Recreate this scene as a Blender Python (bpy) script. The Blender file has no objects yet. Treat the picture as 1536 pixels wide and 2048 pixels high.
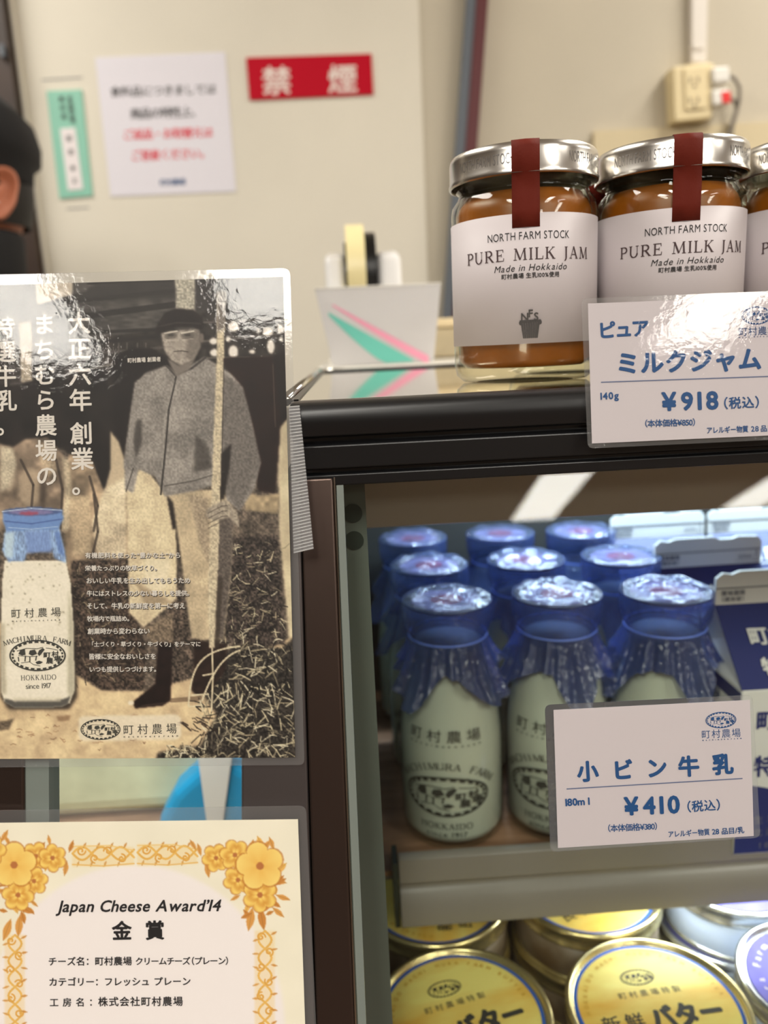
import bpy, math, random
import numpy as np
from mathutils import Vector, Matrix
random.seed(7); rng = np.random.default_rng(11)
sc = bpy.context.scene
COL = sc.collection
PI = math.pi

# ------------------------------------------------------------------ camera
F = 1550.0
PITCH, ROLL, YAW = math.radians(12.2), math.radians(2.7), math.radians(2.0)
CAM = np.array([0.0, 0.0, 1.2175])
def _rx(a): c, s = math.cos(a), math.sin(a); return np.array([[1, 0, 0], [0, c, -s], [0, s, c]])
def _rz(a): c, s = math.cos(a), math.sin(a); return np.array([[c, -s, 0], [s, c, 0], [0, 0, 1.0]])
RM = _rz(-YAW) @ _rx(PI / 2 - PITCH) @ _rz(-ROLL)
cd = bpy.data.cameras.new('camera'); co = bpy.data.objects.new('camera', cd); COL.objects.link(co)
cd.sensor_fit = 'VERTICAL'; cd.sensor_height = 36; cd.lens = 36 * F / 2048
cd.clip_start = 0.01
mw = Matrix(RM.tolist()).to_4x4(); mw.translation = CAM.tolist(); co.matrix_world = mw
cd.dof.use_dof = True; cd.dof.focus_distance = 0.272; cd.dof.aperture_fstop = 8.6
sc.camera = co

# ------------------------------------------------------------------ world, exposure
w = bpy.data.worlds.new('world'); sc.world = w; w.use_nodes = True
w.node_tree.nodes['Background'].inputs[0].default_value = (.9, .92, 1, 1)
w.node_tree.nodes['Background'].inputs[1].default_value = 0.15
sc.view_settings.view_transform = 'Standard'; sc.view_settings.look = 'None'
sc.view_settings.gamma = 1; sc.view_settings.use_curve_mapping = False
sc.view_settings.exposure = 0.0
LAMP_POWER = 25.5          # radiance of the ceiling fluorescent diffusers
LED_TOP, LED_LOW, SIDE_FILL = 2.5, 0.85, 0.6   # watts: cold LED strips in the showcase, then added fill for the left case

# ------------------------------------------------------------------ helpers
def lin(c):
    c = np.asarray(c, float) / 255.0
    return np.where(c <= .04045, c / 12.92, ((c + .055) / 1.055) ** 2.4)
def rgba(c): return tuple(float(x) for x in lin(c)) + (1.0,)
def link(o, parent=None):
    COL.objects.link(o)
    if parent is not None: o.parent = parent
    return o
def tag(o, label=None, cat=None, group=None, kind=None):
    if label: o['label'] = label
    if cat: o['category'] = cat
    if group: o['group'] = group
    if kind: o['kind'] = kind
    return o
def thing(name, loc, label=None, cat=None, group=None, kind=None):
    o = bpy.data.objects.new(name, None); o.empty_display_size = .02
    o.location = loc; link(o); return tag(o, label, cat, group, kind)
def origin(o):
    p = Vector((0, 0, 0))
    while o is not None: p += o.location; o = o.parent
    return np.array(p)
def mesh(name, V, Fc, mats, parent=None, smooth=False, mi=None):
    """link one mesh object; V in world space (re-expressed under the parent)"""
    V = np.asarray(V, float).reshape(-1, 3)
    if parent is not None: V = V - origin(parent)
    m = bpy.data.meshes.new(name); m.from_pydata(V.tolist(), [], [list(f) for f in Fc])
    if not isinstance(mats, (list, tuple)): mats = [mats]
    for a in mats: m.materials.append(a)
    if mi is not None: m.polygons.foreach_set('material_index', np.asarray(mi, dtype=np.int32))
    if smooth: m.polygons.foreach_set('use_smooth', np.ones(len(m.polygons), dtype=bool))
    m.update()
    o = bpy.data.objects.new(name, m); return link(o, parent)
class G:
    """geometry gatherer"""
    def __init__(s): s.V = []; s.F = []; s.n = 0
    def add(s, V, Fc):
        V = np.asarray(V, float).reshape(-1, 3); s.V.append(V)
        s.F += [[i + s.n for i in f] for f in Fc]; s.n += len(V); return s
    def box(s, a, b, R=None, c=None):
        (x0, y0, z0), (x1, y1, z1) = a, b
        V = np.array([(x, y, z) for z in (z0, z1) for y in (y0, y1) for x in (x0, x1)], float)
        if R is not None: c = np.asarray(c, float); V = (V - c) @ np.asarray(R).T + c
        return s.add(V, [(0, 2, 3, 1), (4, 5, 7, 6), (0, 1, 5, 4), (2, 6, 7, 3), (0, 4, 6, 2), (1, 3, 7, 5)])
    def extrude(s, poly, d):
        """poly: loop of 3D points, d: extrusion vector"""
        P = np.asarray(poly, float); n = len(P); d = np.asarray(d, float)
        s.add(np.vstack([P, P + d]), [list(range(n)), list(range(2 * n - 1, n - 1, -1))] +
              [(i, i + n, (i + 1) % n + n, (i + 1) % n) for i in range(n)]); return s
    def lathe(s, prof, seg=48, c=(0, 0, 0), close=False):
        V = []; Fc = []; n = len(prof)
        for r, z in prof:
            for k in range(seg):
                a = 2 * PI * k / seg; V.append((c[0] + r * math.cos(a), c[1] + r * math.sin(a), c[2] + z))
        rows = n if close else n - 1
        for i in range(rows):
            j = (i + 1) % n
            for k in range(seg):
                k2 = (k + 1) % seg; Fc.append((i * seg + k, i * seg + k2, j * seg + k2, j * seg + k))
        if not close:
            if prof[0][0] > 1e-6: Fc.append(list(range(seg - 1, -1, -1)))
            if prof[-1][0] > 1e-6: Fc.append([(n - 1) * seg + k for k in range(seg)])
        return s.add(V, Fc)
    def tube(s, pts, r, seg=10):
        P = [Vector(p) for p in pts]; V = []; Fc = []
        rr = r if isinstance(r, (list, tuple)) else [r] * len(P)
        up = Vector((0.13, .31, .94))
        for i, p in enumerate(P):
            t = (P[min(i + 1, len(P) - 1)] - P[max(i - 1, 0)]).normalized()
            a = t.cross(up).normalized(); b = t.cross(a)
            for k in range(seg):
                q = p + (a * math.cos(2 * PI * k / seg) + b * math.sin(2 * PI * k / seg)) * rr[i]; V.append(q[:])
        for i in range(len(P) - 1):
            for k in range(seg):
                k2 = (k + 1) % seg; Fc.append((i * seg + k, i * seg + k2, (i + 1) * seg + k2, (i + 1) * seg + k))
        Fc += [list(range(seg - 1, -1, -1)), [(len(P) - 1) * seg + k for k in range(seg)]]
        return s.add(V, Fc)
    def out(s, name, mats, parent=None, smooth=False): return mesh(name, np.vstack(s.V), s.F, mats, parent, smooth)
def bevel(o, wd, seg=3):
    m = o.modifiers.new('bevel', 'BEVEL'); m.width = wd; m.segments = seg; m.limit_method = 'ANGLE'; return o
def autosmooth(o, ang=35):
    m = o.data; m.polygons.foreach_set('use_smooth', np.ones(len(m.polygons), dtype=bool))
    try: m.set_sharp_from_angle(angle=math.radians(ang))
    except Exception: pass
    return o
def copy_tree(o, parent=None):
    c = o.copy(); COL.objects.link(c); c.parent = parent
    for ch in list(o.children): copy_tree(ch, c)
    return c

def ray(px, py): return RM @ np.array([(px - 768) / F, -(py - 1024) / F, -1.0])
class Plane:
    """a real flat surface in the room: p0, normal n (towards the viewer's side)"""
    def __init__(s, p0, n): s.p0 = np.asarray(p0, float); s.n = np.asarray(n, float) / np.linalg.norm(n)
    def at(s, P, lift=0.0):
        P = np.asarray(P, float).reshape(-1, 2)
        D = np.stack([(P[:, 0] - 768) / F, -(P[:, 1] - 1024) / F, -np.ones(len(P))], 1) @ RM.T
        t = (np.dot(s.p0 - CAM, s.n) + lift) / (D @ s.n)      # lift may vary per point
        return CAM + D * t[:, None]
    def sheet(s, P, lift, th):
        """thin solid whose face is the pixel polygon P"""
        A = s.at(P, lift); g = G(); g.extrude(A[::-1], -s.n * th); return g
def round_rect(c, r, seg=6):
    """c: four corners TL,TR,BR,BL (2-D), rounded by r"""
    c = [np.asarray(p, float) for p in c]; out = []
    rr = r if isinstance(r, (list, tuple)) else [r] * 4
    for i in range(4):
        p, a, b = c[i], c[i - 1], c[(i + 1) % 4]
        u = (a - p) / np.linalg.norm(a - p); v = (b - p) / np.linalg.norm(b - p)
        if rr[i] <= 0: out.append(p); continue
        for k in range(seg + 1):
            t = k / seg; q0, q2 = p + u * rr[i], p + v * rr[i]
            out.append((1 - t) ** 2 * q0 + 2 * t * (1 - t) * p + t * t * q2)
    return out

# ------------------------------------------------------------------ materials
def nmat(name):
    m = bpy.data.materials.new(name); m.use_nodes = True; nt = m.node_tree; nt.nodes.clear()
    out = nt.nodes.new('ShaderNodeOutputMaterial'); return m, nt, out
def mat(name, col, rough=.5, metal=0, spec=.5, coat=0, noise=0, nscale=40, col2=None, bump=0, bscale=200, sub=0, trans=0, aniso=None):
    m, nt, out = nmat(name); b = nt.nodes.new('ShaderNodeBsdfPrincipled'); L = nt.links.new
    L(b.outputs[0], out.inputs[0])
    b.inputs['Base Color'].default_value = rgba(col); b.inputs['Roughness'].default_value = rough
    b.inputs['Metallic'].default_value = metal; b.inputs['Specular IOR Level'].default_value = spec
    b.inputs['Coat Weight'].default_value = coat; b.inputs['Coat Roughness'].default_value = .08
    if sub: b.inputs['Subsurface Weight'].default_value = sub; b.inputs['Subsurface Radius'].default_value = (.01, .008, .006); b.inputs['Subsurface Scale'].default_value = .3
    tc = nt.nodes.new('ShaderNodeTexCoord')
    mp = nt.nodes.new('ShaderNodeMapping'); L(tc.outputs['Object'], mp.inputs[0])
    if aniso: mp.inputs['Scale'].default_value = aniso
    if noise or col2 is not None:
        n = nt.nodes.new('ShaderNodeTexNoise'); n.inputs['Scale'].default_value = nscale; n.inputs['Detail'].default_value = 5
        L(mp.outputs[0], n.inputs[0])
        r = nt.nodes.new('ShaderNodeValToRGB'); L(n.outputs[0], r.inputs[0])
        c = np.array(col, float); c2 = np.array(col2, float) if col2 is not None else np.clip(c * (1 - noise), 0, 255)
        r.color_ramp.elements[0].position = .35; r.color_ramp.elements[1].position = .65
        r.color_ramp.elements[0].color = rgba(c2); r.color_ramp.elements[1].color = rgba(c)
        L(r.outputs[0], b.inputs['Base Color'])
    if bump:
        n2 = nt.nodes.new('ShaderNodeTexNoise'); n2.inputs['Scale'].default_value = bscale; n2.inputs['Detail'].default_value = 3
        L(mp.outputs[0], n2.inputs[0]); bp = nt.nodes.new('ShaderNodeBump'); bp.inputs['Strength'].default_value = bump; bp.inputs['Distance'].default_value = .001
        L(n2.outputs[0], bp.inputs['Height']); L(bp.outputs[0], b.inputs['Normal'])
    return m
def schlick(nt, f0):
    L = nt.links.new; lw = nt.nodes.new('ShaderNodeLayerWeight'); lw.inputs['Blend'].default_value = .5
    p = nt.nodes.new('ShaderNodeMath'); p.operation = 'POWER'; p.inputs[1].default_value = 5; L(lw.outputs['Facing'], p.inputs[0])
    a = nt.nodes.new('ShaderNodeMath'); a.operation = 'MULTIPLY_ADD'; a.inputs[1].default_value = 1 - f0; a.inputs[2].default_value = f0; L(p.outputs[0], a.inputs[0])
    return lw, a.outputs[0]
def glass(name, tint=(255, 255, 255), rough=0.0, refl=1.0, haze=0.0, hazecol=(255, 255, 255), bump=0, bscale=300, ior=1.45):
    """thin clear sheet: transparent body, Fresnel reflection, optional milky haze"""
    m, nt, out = nmat(name); L = nt.links.new
    t = nt.nodes.new('ShaderNodeBsdfTransparent'); t.inputs[0].default_value = rgba(tint)
    g = nt.nodes.new('ShaderNodeBsdfGlossy'); g.inputs['Roughness'].default_value = rough
    fr, fo = schlick(nt, ((ior - 1) / (ior + 1)) ** 2)
    mul = nt.nodes.new('ShaderNodeMath'); mul.operation = 'MULTIPLY'; mul.inputs[1].default_value = refl; L(fo, mul.inputs[0])
    base = t
    if haze:
        d = nt.nodes.new('ShaderNodeBsdfDiffuse'); d.inputs[0].default_value = rgba(hazecol)
        tl = nt.nodes.new('ShaderNodeBsdfTranslucent'); tl.inputs[0].default_value = rgba(hazecol)
        a = nt.nodes.new('ShaderNodeMixShader'); a.inputs[0].default_value = .4; L(d.outputs[0], a.inputs[1]); L(tl.outputs[0], a.inputs[2])
        mx0 = nt.nodes.new('ShaderNodeMixShader'); mx0.inputs[0].default_value = haze
        L(t.outputs[0], mx0.inputs[1]); L(a.outputs[0], mx0.inputs[2]); base = mx0
    mx = nt.nodes.new('ShaderNodeMixShader'); L(mul.outputs[0], mx.inputs[0]); L(base.outputs[0], mx.inputs[1]); L(g.outputs[0], mx.inputs[2])
    L(mx.outputs[0], out.inputs[0])
    if bump:
        tc = nt.nodes.new('ShaderNodeTexCoord')
        n2 = nt.nodes.new('ShaderNodeTexNoise'); n2.inputs['Scale'].default_value = bscale; n2.inputs['Detail'].default_value = 3
        L(tc.outputs['Object'], n2.inputs[0]); bp = nt.nodes.new('ShaderNodeBump'); bp.inputs['Strength'].default_value = bump; bp.inputs['Distance'].default_value = .001
        L(n2.outputs[0], bp.inputs['Height']); L(bp.outputs[0], g.inputs['Normal']); L(bp.outputs[0], fr.inputs['Normal'])
    return m
def emis(name, col, s):
    m, nt, out = nmat(name); e = nt.nodes.new('ShaderNodeEmission'); e.inputs[0].default_value = rgba(col); e.inputs[1].default_value = s
    nt.links.new(e.outputs[0], out.inputs[0]); return m
def painted(name, rough=.4, spec=.5, bump=0, bscale=600):
    """printed picture: colour from the sheet's own colour attribute"""
    m, nt, out = nmat(name); b = nt.nodes.new('ShaderNodeBsdfPrincipled'); a = nt.nodes.new('ShaderNodeAttribute'); a.attribute_name = 'print'
    nt.links.new(a.outputs['Color'], b.inputs['Base Color']); b.inputs['Roughness'].default_value = rough; b.inputs['Specular IOR Level'].default_value = spec
    nt.links.new(b.outputs[0], out.inputs[0])
    if bump:
        tc = nt.nodes.new('ShaderNodeTexCoord'); n2 = nt.nodes.new('ShaderNodeTexNoise'); n2.inputs['Scale'].default_value = bscale
        nt.links.new(tc.outputs['Object'], n2.inputs[0]); bp = nt.nodes.new('ShaderNodeBump'); bp.inputs['Strength'].default_value = bump; bp.inputs['Distance'].default_value = .001
        nt.links.new(n2.outputs[0], bp.inputs['Height']); nt.links.new(bp.outputs[0], b.inputs['Normal'])
    return m
M = dict(
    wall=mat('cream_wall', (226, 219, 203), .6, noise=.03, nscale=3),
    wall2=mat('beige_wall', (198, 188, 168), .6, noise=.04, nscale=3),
    board=mat('cream_board', (208, 192, 156), .5),
    brown=mat('dark_brown_wood', (62, 42, 30), .5, noise=.3, nscale=6),
    greytrim=mat('blue_grey_trim', (92, 98, 106), .4), redtrim=mat('dark_red_trim', (88, 30, 34), .4),
    floor=mat('brown_floor', (110, 88, 72), .4, noise=.2, nscale=8),
    ceil=mat('white_ceiling', (225, 222, 215), .8),
    rear=mat('taupe_wall', (150, 128, 108), .7, noise=.3, nscale=2),
    lamp=emis('lamp_diffuser', (255, 250, 240), LAMP_POWER), white_metal=mat('white_metal', (225, 225, 222), .4),
    black=mat('black_frame', (19, 19, 21), .34, spec=.5), blackm=mat('black_groove', (8, 8, 9), .6),
    top=mat('mirror_steel', (222, 216, 202), .045, metal=1), steel=mat('brushed_steel', (150, 142, 132), .3, metal=1, bump=.03, bscale=400, aniso=(1, 1, 30)),
    chrome=mat('chrome', (205, 204, 200), .12, metal=1), postm=mat('dark_bronze_steel', (88, 74, 68), .3, metal=.85, bump=.02, bscale=300),
    postgrey=mat('grey_bronze_steel', (92, 85, 84), .4, metal=.7),
    pane=glass('window_glass', (252, 254, 252), 0, .65), paneedge=mat('glass_edge', (122, 130, 124), .3),
    panel=mat('grey_green_panel', (104, 112, 104), .5), hole=mat('dark_hole', (44, 54, 48), .5),
    valance=mat('brown_steel', (196, 184, 168), .35, metal=0, bump=.05, bscale=60, aniso=(6, 1, 1)), back=mat('dark_grey_back', (62, 62, 60), .5), black_knit=mat('black_knit', (18, 17, 18), .85), cardpaper=mat('card_paper', (204, 196, 199), .55),
    wood=mat('wood_grain_sheet', (164, 128, 100), .5, col2=(124, 90, 66), nscale=22, aniso=(1, 6, 1)),
    rail=mat('grey_plastic_rail', (134, 129, 120), .3, spec=.5), deck=mat('dark_deck', (52, 50, 48), .5),
    cabinet=mat('cabinet_base', (90, 78, 70), .5), led=emis('led_tube', (190, 215, 255), 12.0),
    paper=mat('white_paper', (236, 228, 228), .55), ink=mat('blue_ink', (8, 72, 128), .6), inkl=mat('grey_blue_ink', (92, 104, 138), .6),
    lam=glass('clear_laminate', (252, 252, 252), .08, .8, haze=.07, bump=.06, bscale=500), lamc=glass('laminate_cover', (255, 255, 255), .03, .5, bump=.045, bscale=430),
    lamp2=glass('laminate_smooth', (255, 255, 255), .05, .5, bump=.04, bscale=90),
    blk=mat('black_ink', (30, 28, 30), .6), dgrey=mat('dark_grey_ink', (62, 60, 62), .6), redink=mat('red_ink', (226, 60, 78), .6), brownink=mat('brown_ink', (72, 52, 54), .6),
    notice=mat('notice_paper', (228, 224, 232), .6), green=mat('teal_plastic', (140, 200, 178), .5), red=mat('red_plastic', (186, 2, 34), .6, spec=.15), cream=mat('cream_ink', (232, 214, 206), .6),
    jarglass=glass('jar_glass', (250, 252, 248), 0, 1.0), jam=mat('caramel_jam', (166, 92, 20), .35, spec=.5, noise=.15, nscale=60, sub=.0),
    label=mat('white_label', (204, 195, 197), .55), strap=mat('brick_red_strap', (104, 32, 18), .7, spec=.2, bump=.1, bscale=900), lid=mat('silver_lid', (206, 202, 196), .24, metal=1), lidtext=mat('lid_print', (150, 146, 142), .4, metal=.8),
    milk=mat('white_milk', (208, 209, 201), .5), bglass=glass('bottle_glass', (251, 253, 249), 0, 1.0),
    cap=mat('red_paper_cap', (204, 84, 104), .6), capw=mat('pale_paper_cap', (196, 178, 200), .6), print=mat('dark_print', (58, 58, 52), .6),
    cw=mat('carton_white', (222, 222, 216), .4), cb=mat('carton_navy', (30, 44, 106), .35), cb2=mat('carton_blue', (36, 82, 190), .35), cgrey=mat('carton_grey_print', (120, 122, 130), .6),
    gold=mat('gold_rim', (232, 216, 158), .25, metal=.9), tinside=mat('tin_side', (150, 138, 120), .4, col2=(104, 84, 58), nscale=30),
    yellow=mat('yellow_lid', (240, 226, 128), .5, spec=.3, col2=(228, 180, 74), nscale=16, aniso=(1, 3, 1)), yellowplain=mat('pale_yellow_lid', (238, 226, 150), .35), blueline=mat('blue_line', (38, 96, 190), .4),
    silver=mat('silver_rim', (220, 222, 220), .22, metal=.9), tinwhite=mat('tin_pale_blue', (196, 210, 232), .35), purple=mat('purple_lid', (84, 78, 180), .6, spec=.25, col2=(132, 128, 214), nscale=18), goldtext=mat('gold_print', (206, 160, 50), .5),
    skin=mat('skin', (196, 120, 88), .5, sub=.0), hat=mat('black_cloth', (22, 21, 23), .85, bump=.2, bscale=400), suit=mat('black_suit', (16, 15, 17), .8), shirt=mat('white_shirt', (222, 220, 226), .7), hair=mat('dark_hair', (20, 16, 15), .6), maskw=mat('white_mask', (226, 224, 226), .7),
    tdw=mat('white_dispenser', (226, 224, 222), .35), tape=mat('yellow_tape', (232, 218, 166), .3), blackp=mat('black_plastic', (14, 14, 15), .3), holder=glass('frosted_plastic', (255, 255, 255), .3, .8, haze=.72, hazecol=(236, 234, 234)), pink=mat('pink_stripe', (240, 160, 186), .5), teal=mat('teal_stripe', (110, 200, 184), .5),
    outlet=mat('ivory_plastic', (226, 208, 164), .4), slot=mat('outlet_slot', (120, 96, 70), .6), plugw=mat('white_plastic', (232, 228, 220), .35), cable=mat('grey_cable', (120, 112, 102), .5), redp=mat('red_button', (226, 24, 20), .4), conduit=mat('white_conduit', (222, 214, 204), .45),
    steeltray=mat('tray_white', (226, 222, 212), .3), blue=mat('blue_pack', (30, 150, 200), .4), palegreen=mat('pale_green_pack', (206, 208, 176), .5, noise=.12, nscale=30), basket=mat('basket_print', (70, 66, 64), .6),
)
# ridged transparent tape
M['ridge'] = glass('ridged_tape', (235, 235, 238), .15, 1.0, haze=.22)
M['ridgeline'] = glass('ridged_tape_rib', (240, 240, 240), .1, 1.0, haze=.62)
def film_mat(name, tint, body, fac, top=0):
    m, nt, out = nmat(name); L = nt.links.new
    t = nt.nodes.new('ShaderNodeBsdfTransparent'); t.inputs[0].default_value = rgba(tint)
    d = nt.nodes.new('ShaderNodeBsdfDiffuse'); d.inputs[0].default_value = rgba(body)
    tl = nt.nodes.new('ShaderNodeBsdfTranslucent'); tl.inputs[0].default_value = rgba(body)
    a = nt.nodes.new('ShaderNodeMixShader'); a.inputs[0].default_value = .5; L(d.outputs[0], a.inputs[1]); L(tl.outputs[0], a.inputs[2])
    b = nt.nodes.new('ShaderNodeMixShader'); b.inputs[0].default_value = fac; L(t.outputs[0], b.inputs[1]); L(a.outputs[0], b.inputs[2])
    g = nt.nodes.new('ShaderNodeBsdfGlossy'); g.inputs['Roughness'].default_value = .16
    tc = nt.nodes.new('ShaderNodeTexCoord'); n = nt.nodes.new('ShaderNodeTexNoise'); n.inputs['Scale'].default_value = 95 if top else 160; n.inputs['Detail'].default_value = 2; n.inputs['Distortion'].default_value = 2.2 if top else 1.2
    L(tc.outputs['Object'], n.inputs[0]); bp = nt.nodes.new('ShaderNodeBump'); bp.inputs['Strength'].default_value = .8; bp.inputs['Distance'].default_value = .0025
    L(n.outputs[0], bp.inputs['Height']); L(bp.outputs[0], g.inputs['Normal'])
    fr, fo = schlick(nt, .16 if top else .06); L(bp.outputs[0], fr.inputs['Normal'])
    c = nt.nodes.new('ShaderNodeMixShader'); L(fo, c.inputs[0]); L(b.outputs[0], c.inputs[1]); L(g.outputs[0], c.inputs[2])
    L(c.outputs[0], out.inputs[0]); return m
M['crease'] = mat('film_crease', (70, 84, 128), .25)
M['film'] = film_mat('blue_film', (176, 190, 236), (112, 138, 212), .29)
M['filmtop'] = film_mat('blue_film_top', (214, 220, 248), (176, 200, 244), .26, 1)

# ------------------------------------------------------------------ lettering
_glyph = {}
def glyph(ch):
    if ch in _glyph: return _glyph[ch]
    c = bpy.data.curves.new('g', 'FONT'); c.body = ch; c.resolution_u = 3
    o = bpy.data.objects.new('g', c); COL.objects.link(o)
    dg = bpy.context.evaluated_depsgraph_get(); m = bpy.data.meshes.new_from_object(o.evaluated_get(dg))
    V = np.array([v.co[:2] for v in m.vertices], float).reshape(-1, 2); Fc = [list(p.vertices) for p in m.polygons]
    bpy.data.objects.remove(o); bpy.data.meshes.remove(m); bpy.data.curves.remove(c)
    if len(V): lo, hi = V[:, 0].min(), V[:, 0].max()
    else: lo, hi = 0, .25
    _glyph[ch] = (V, Fc, lo, hi); return _glyph[ch]
# a thin-and-thick roman capital set: strokes (x0,y0,x1,y1,width) and arcs
def _strip(pts, ws):
    P = np.asarray(pts, float); n = len(P); V = []; Fc = []
    for i in range(n):
        t = P[min(i + 1, n - 1)] - P[max(i - 1, 0)]; t = t / (np.linalg.norm(t) + 1e-9); q = np.array([-t[1], t[0]]) * ws[i] / 2
        V += [P[i] + q, P[i] - q]
    for i in range(n - 1): Fc.append([2 * i, 2 * i + 1, 2 * i + 3, 2 * i + 2])
    return V, Fc
_T, _t, _S = .105, .045, .04
def _arc(cx, cy, rx, ry, a0, a1, n=18, thick=_T, thin=_t):
    A = np.radians(np.linspace(a0, a1, n)); P = [(cx + rx * math.cos(a), cy + ry * math.sin(a)) for a in A]
    return P, [thin + (thick - thin) * abs(math.cos(a)) for a in A]
def _ln(x0, y0, x1, y1, w): return ([(x0, y0), (x1, y1)], [w, w])
def _stem(x, y0=0, y1=.7, w=_T): return [_ln(x, y0, x, y1, w), _ln(x - .11, y0 + _S / 2, x + .11, y0 + _S / 2, _S), _ln(x - .11, y1 - _S / 2, x + .11, y1 - _S / 2, _S)]
SER = {
 'I': (.26, _stem(.13)), 'H': (.72, _stem(.13) + _stem(.59) + [_ln(.13, .37, .59, .37, _t)]),
 'T': (.58, [_ln(.29, 0, .29, .7, _T), _ln(.18, .02, .4, .02, _S), _ln(.02, .68, .56, .68, _t), _ln(.035, .7, .035, .53, _t), _ln(.545, .7, .545, .53, _t)]),
 'L': (.54, _stem(.13) + [_ln(.13, .022, .5, .022, _t), _ln(.49, 0, .51, .2, _t)]),
 'E': (.56, _stem(.13) + [_ln(.13, .022, .52, .022, _t), _ln(.51, 0, .53, .19, _t), _ln(.13, .678, .49, .678, _t), _ln(.48, .7, .49, .53, _t), _ln(.13, .36, .38, .36, _t), _ln(.38, .27, .38, .45, _t)]),
 'F': (.52, _stem(.13) + [_ln(.13, .678, .49, .678, _t), _ln(.48, .7, .49, .53, _t), _ln(.13, .36, .38, .36, _t), _ln(.38, .27, .38, .45, _t)]),
 'A': (.68, [_ln(.09, .02, .34, .71, _t), _ln(.32, .71, .58, .02, _T), _ln(.18, .24, .48, .24, _t), _ln(0, .02, .19, .02, _S), _ln(.47, .02, .68, .02, _S)]),
 'M': (.86, [_ln(.13, .02, .17, .69, _t), _ln(.17, .69, .43, .03, _T), _ln(.43, .03, .69, .69, _t), _ln(.69, .69, .74, .02, _T), _ln(.03, .02, .23, .02, _S), _ln(.63, .02, .85, .02, _S), _ln(.06, .68, .2, .68, _S), _ln(.66, .68, .8, .68, _S)]),
 'N': (.74, [_ln(.13, .02, .13, .69, _t), _ln(.11, .69, .6, .02, _T), _ln(.6, .02, .6, .69, _t), _ln(.03, .02, .23, .02, _S), _ln(.02, .68, .2, .68, _S), _ln(.5, .68, .71, .68, _S)]),
 'K': (.68, _stem(.13) + [_ln(.16, .33, .52, .67, _t), _ln(.27, .42, .56, .02, _T), _ln(.43, .68, .62, .68, _S), _ln(.46, .02, .67, .02, _S)]),
 'O': (.74, [_arc(.37, .35, .31, .34, 0, 360, 30)]), 'C': (.64, [_arc(.36, .35, .3, .34, 48, 312, 24), _ln(.56, .45, .57, .66, _t)]),
 'D': (.72, _stem(.13) + [_arc(.3, .35, .35, .33, -90, 90, 18), _ln(.13, .02, .3, .02, _t), _ln(.13, .68, .3, .68, _t)]),
 'P': (.56, _stem(.13) + [_arc(.3, .505, .2, .175, -90, 90, 14), _ln(.13, .33, .3, .33, _t), _ln(.13, .68, .3, .68, _t)]),
 'R': (.66, _stem(.13) + [_arc(.3, .515, .19, .165, -90, 90, 14), _ln(.13, .35, .3, .35, _t), _ln(.13, .68, .3, .68, _t), _ln(.3, .35, .56, .02, _T), _ln(.5, .02, .66, .02, _S)]),
 'U': (.7, [_ln(.13, .69, .13, .25, _T), _arc(.35, .25, .22, .24, 180, 360, 14), _ln(.57, .25, .57, .69, _t), _ln(.02, .68, .24, .68, _S), _ln(.47, .68, .67, .68, _S)]),
 'J': (.34, [_ln(.19, .68, .19, .08, _T), _arc(.06, .08, .13, .2, 0, -90, 8), _ln(.08, .68, .3, .68, _S)]),
 'S': (.5, [_arc(.25, .525, .16, .165, 30, 270, 16, .08, .05), _arc(.25, .175, .18, .175, 90, -150, 16, .09, .05)]),
}
def serif(ch):
    if ch not in SER: return None
    wd, st = SER[ch]; V = []; Fc = []
    for q_, (P, W) in enumerate(st):
        v, f = _strip(P, W); k = len(V); V += [(a[0], a[1], q_) for a in v]; Fc += [[i + k for i in q] for q in f]
    return np.array(V), Fc, 0, wd
def layout(s, width, size, font='sans', bold=0.0, slant=0.0, gap=.09, space=.32, align='fit', cells=False):
    """2-D text: baseline on y=0, x from 0 to width"""
    items = []; x = 0.0; n = 0; fitted = [c for c in s]
    for ch in s:
        if ch == ' ': x += space; continue
        if ch == '\u3000': x += 1.0; continue
        g = serif(ch) if font == 'serif' else None
        if g is None: g = glyph(ch)
        V, Fc, lo, hi = g
        if ord(ch) > 0x2E80 and ch not in '（）': adv, off = 1.0, 0.0
        elif ch in '（）': adv, off = .55, (-.45 if ch == '（' else 0.0)
        else: adv, off = (hi - lo) + gap, -lo + gap / 2
        items.append((V, Fc, x, off, adv)); x += adv
    tot = max(x, 1e-6); g = []; Vs = []; Fs = []; k = 0
    # stretch pen positions (tracking), not the glyphs
    natural = tot * size
    first, last = items[0], items[-1]
    extra = (width - natural) / max(len(items) - 1, 1) if align == 'fit' else 0
    shrink = 1.0
    if extra < -.12 * size: shrink = width / natural; extra = 0
    x0 = 0 if align != 'center' else (width - natural) / 2
    offs = [(0, 0)] if not bold else [(bold * math.cos(a), bold * math.sin(a)) for a in np.linspace(0, 2 * PI, 9)[:-1]] + [(0, 0)]
    for i, (V, Fc, px_, off, adv) in enumerate(items):
        if not len(V): continue
        base = np.stack([((V[:, 0] + off + px_) * size) * shrink + extra * i + x0, V[:, 1] * size], 1)
        base[:, 0] += base[:, 1] * slant
        for q_, (ox, oy) in enumerate(offs):
            lay = q_ + (V[:, 2] if V.shape[1] > 2 else np.zeros(len(V)))
            Vs.append(np.column_stack([base + np.array([ox, oy]) * size, lay])); Fs += [[q + k for q in f] for f in Fc]; k += len(V)
    return np.vstack(Vs), Fs
LAY = 2e-6          # overlapping strokes of print sit a hair apart
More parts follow.
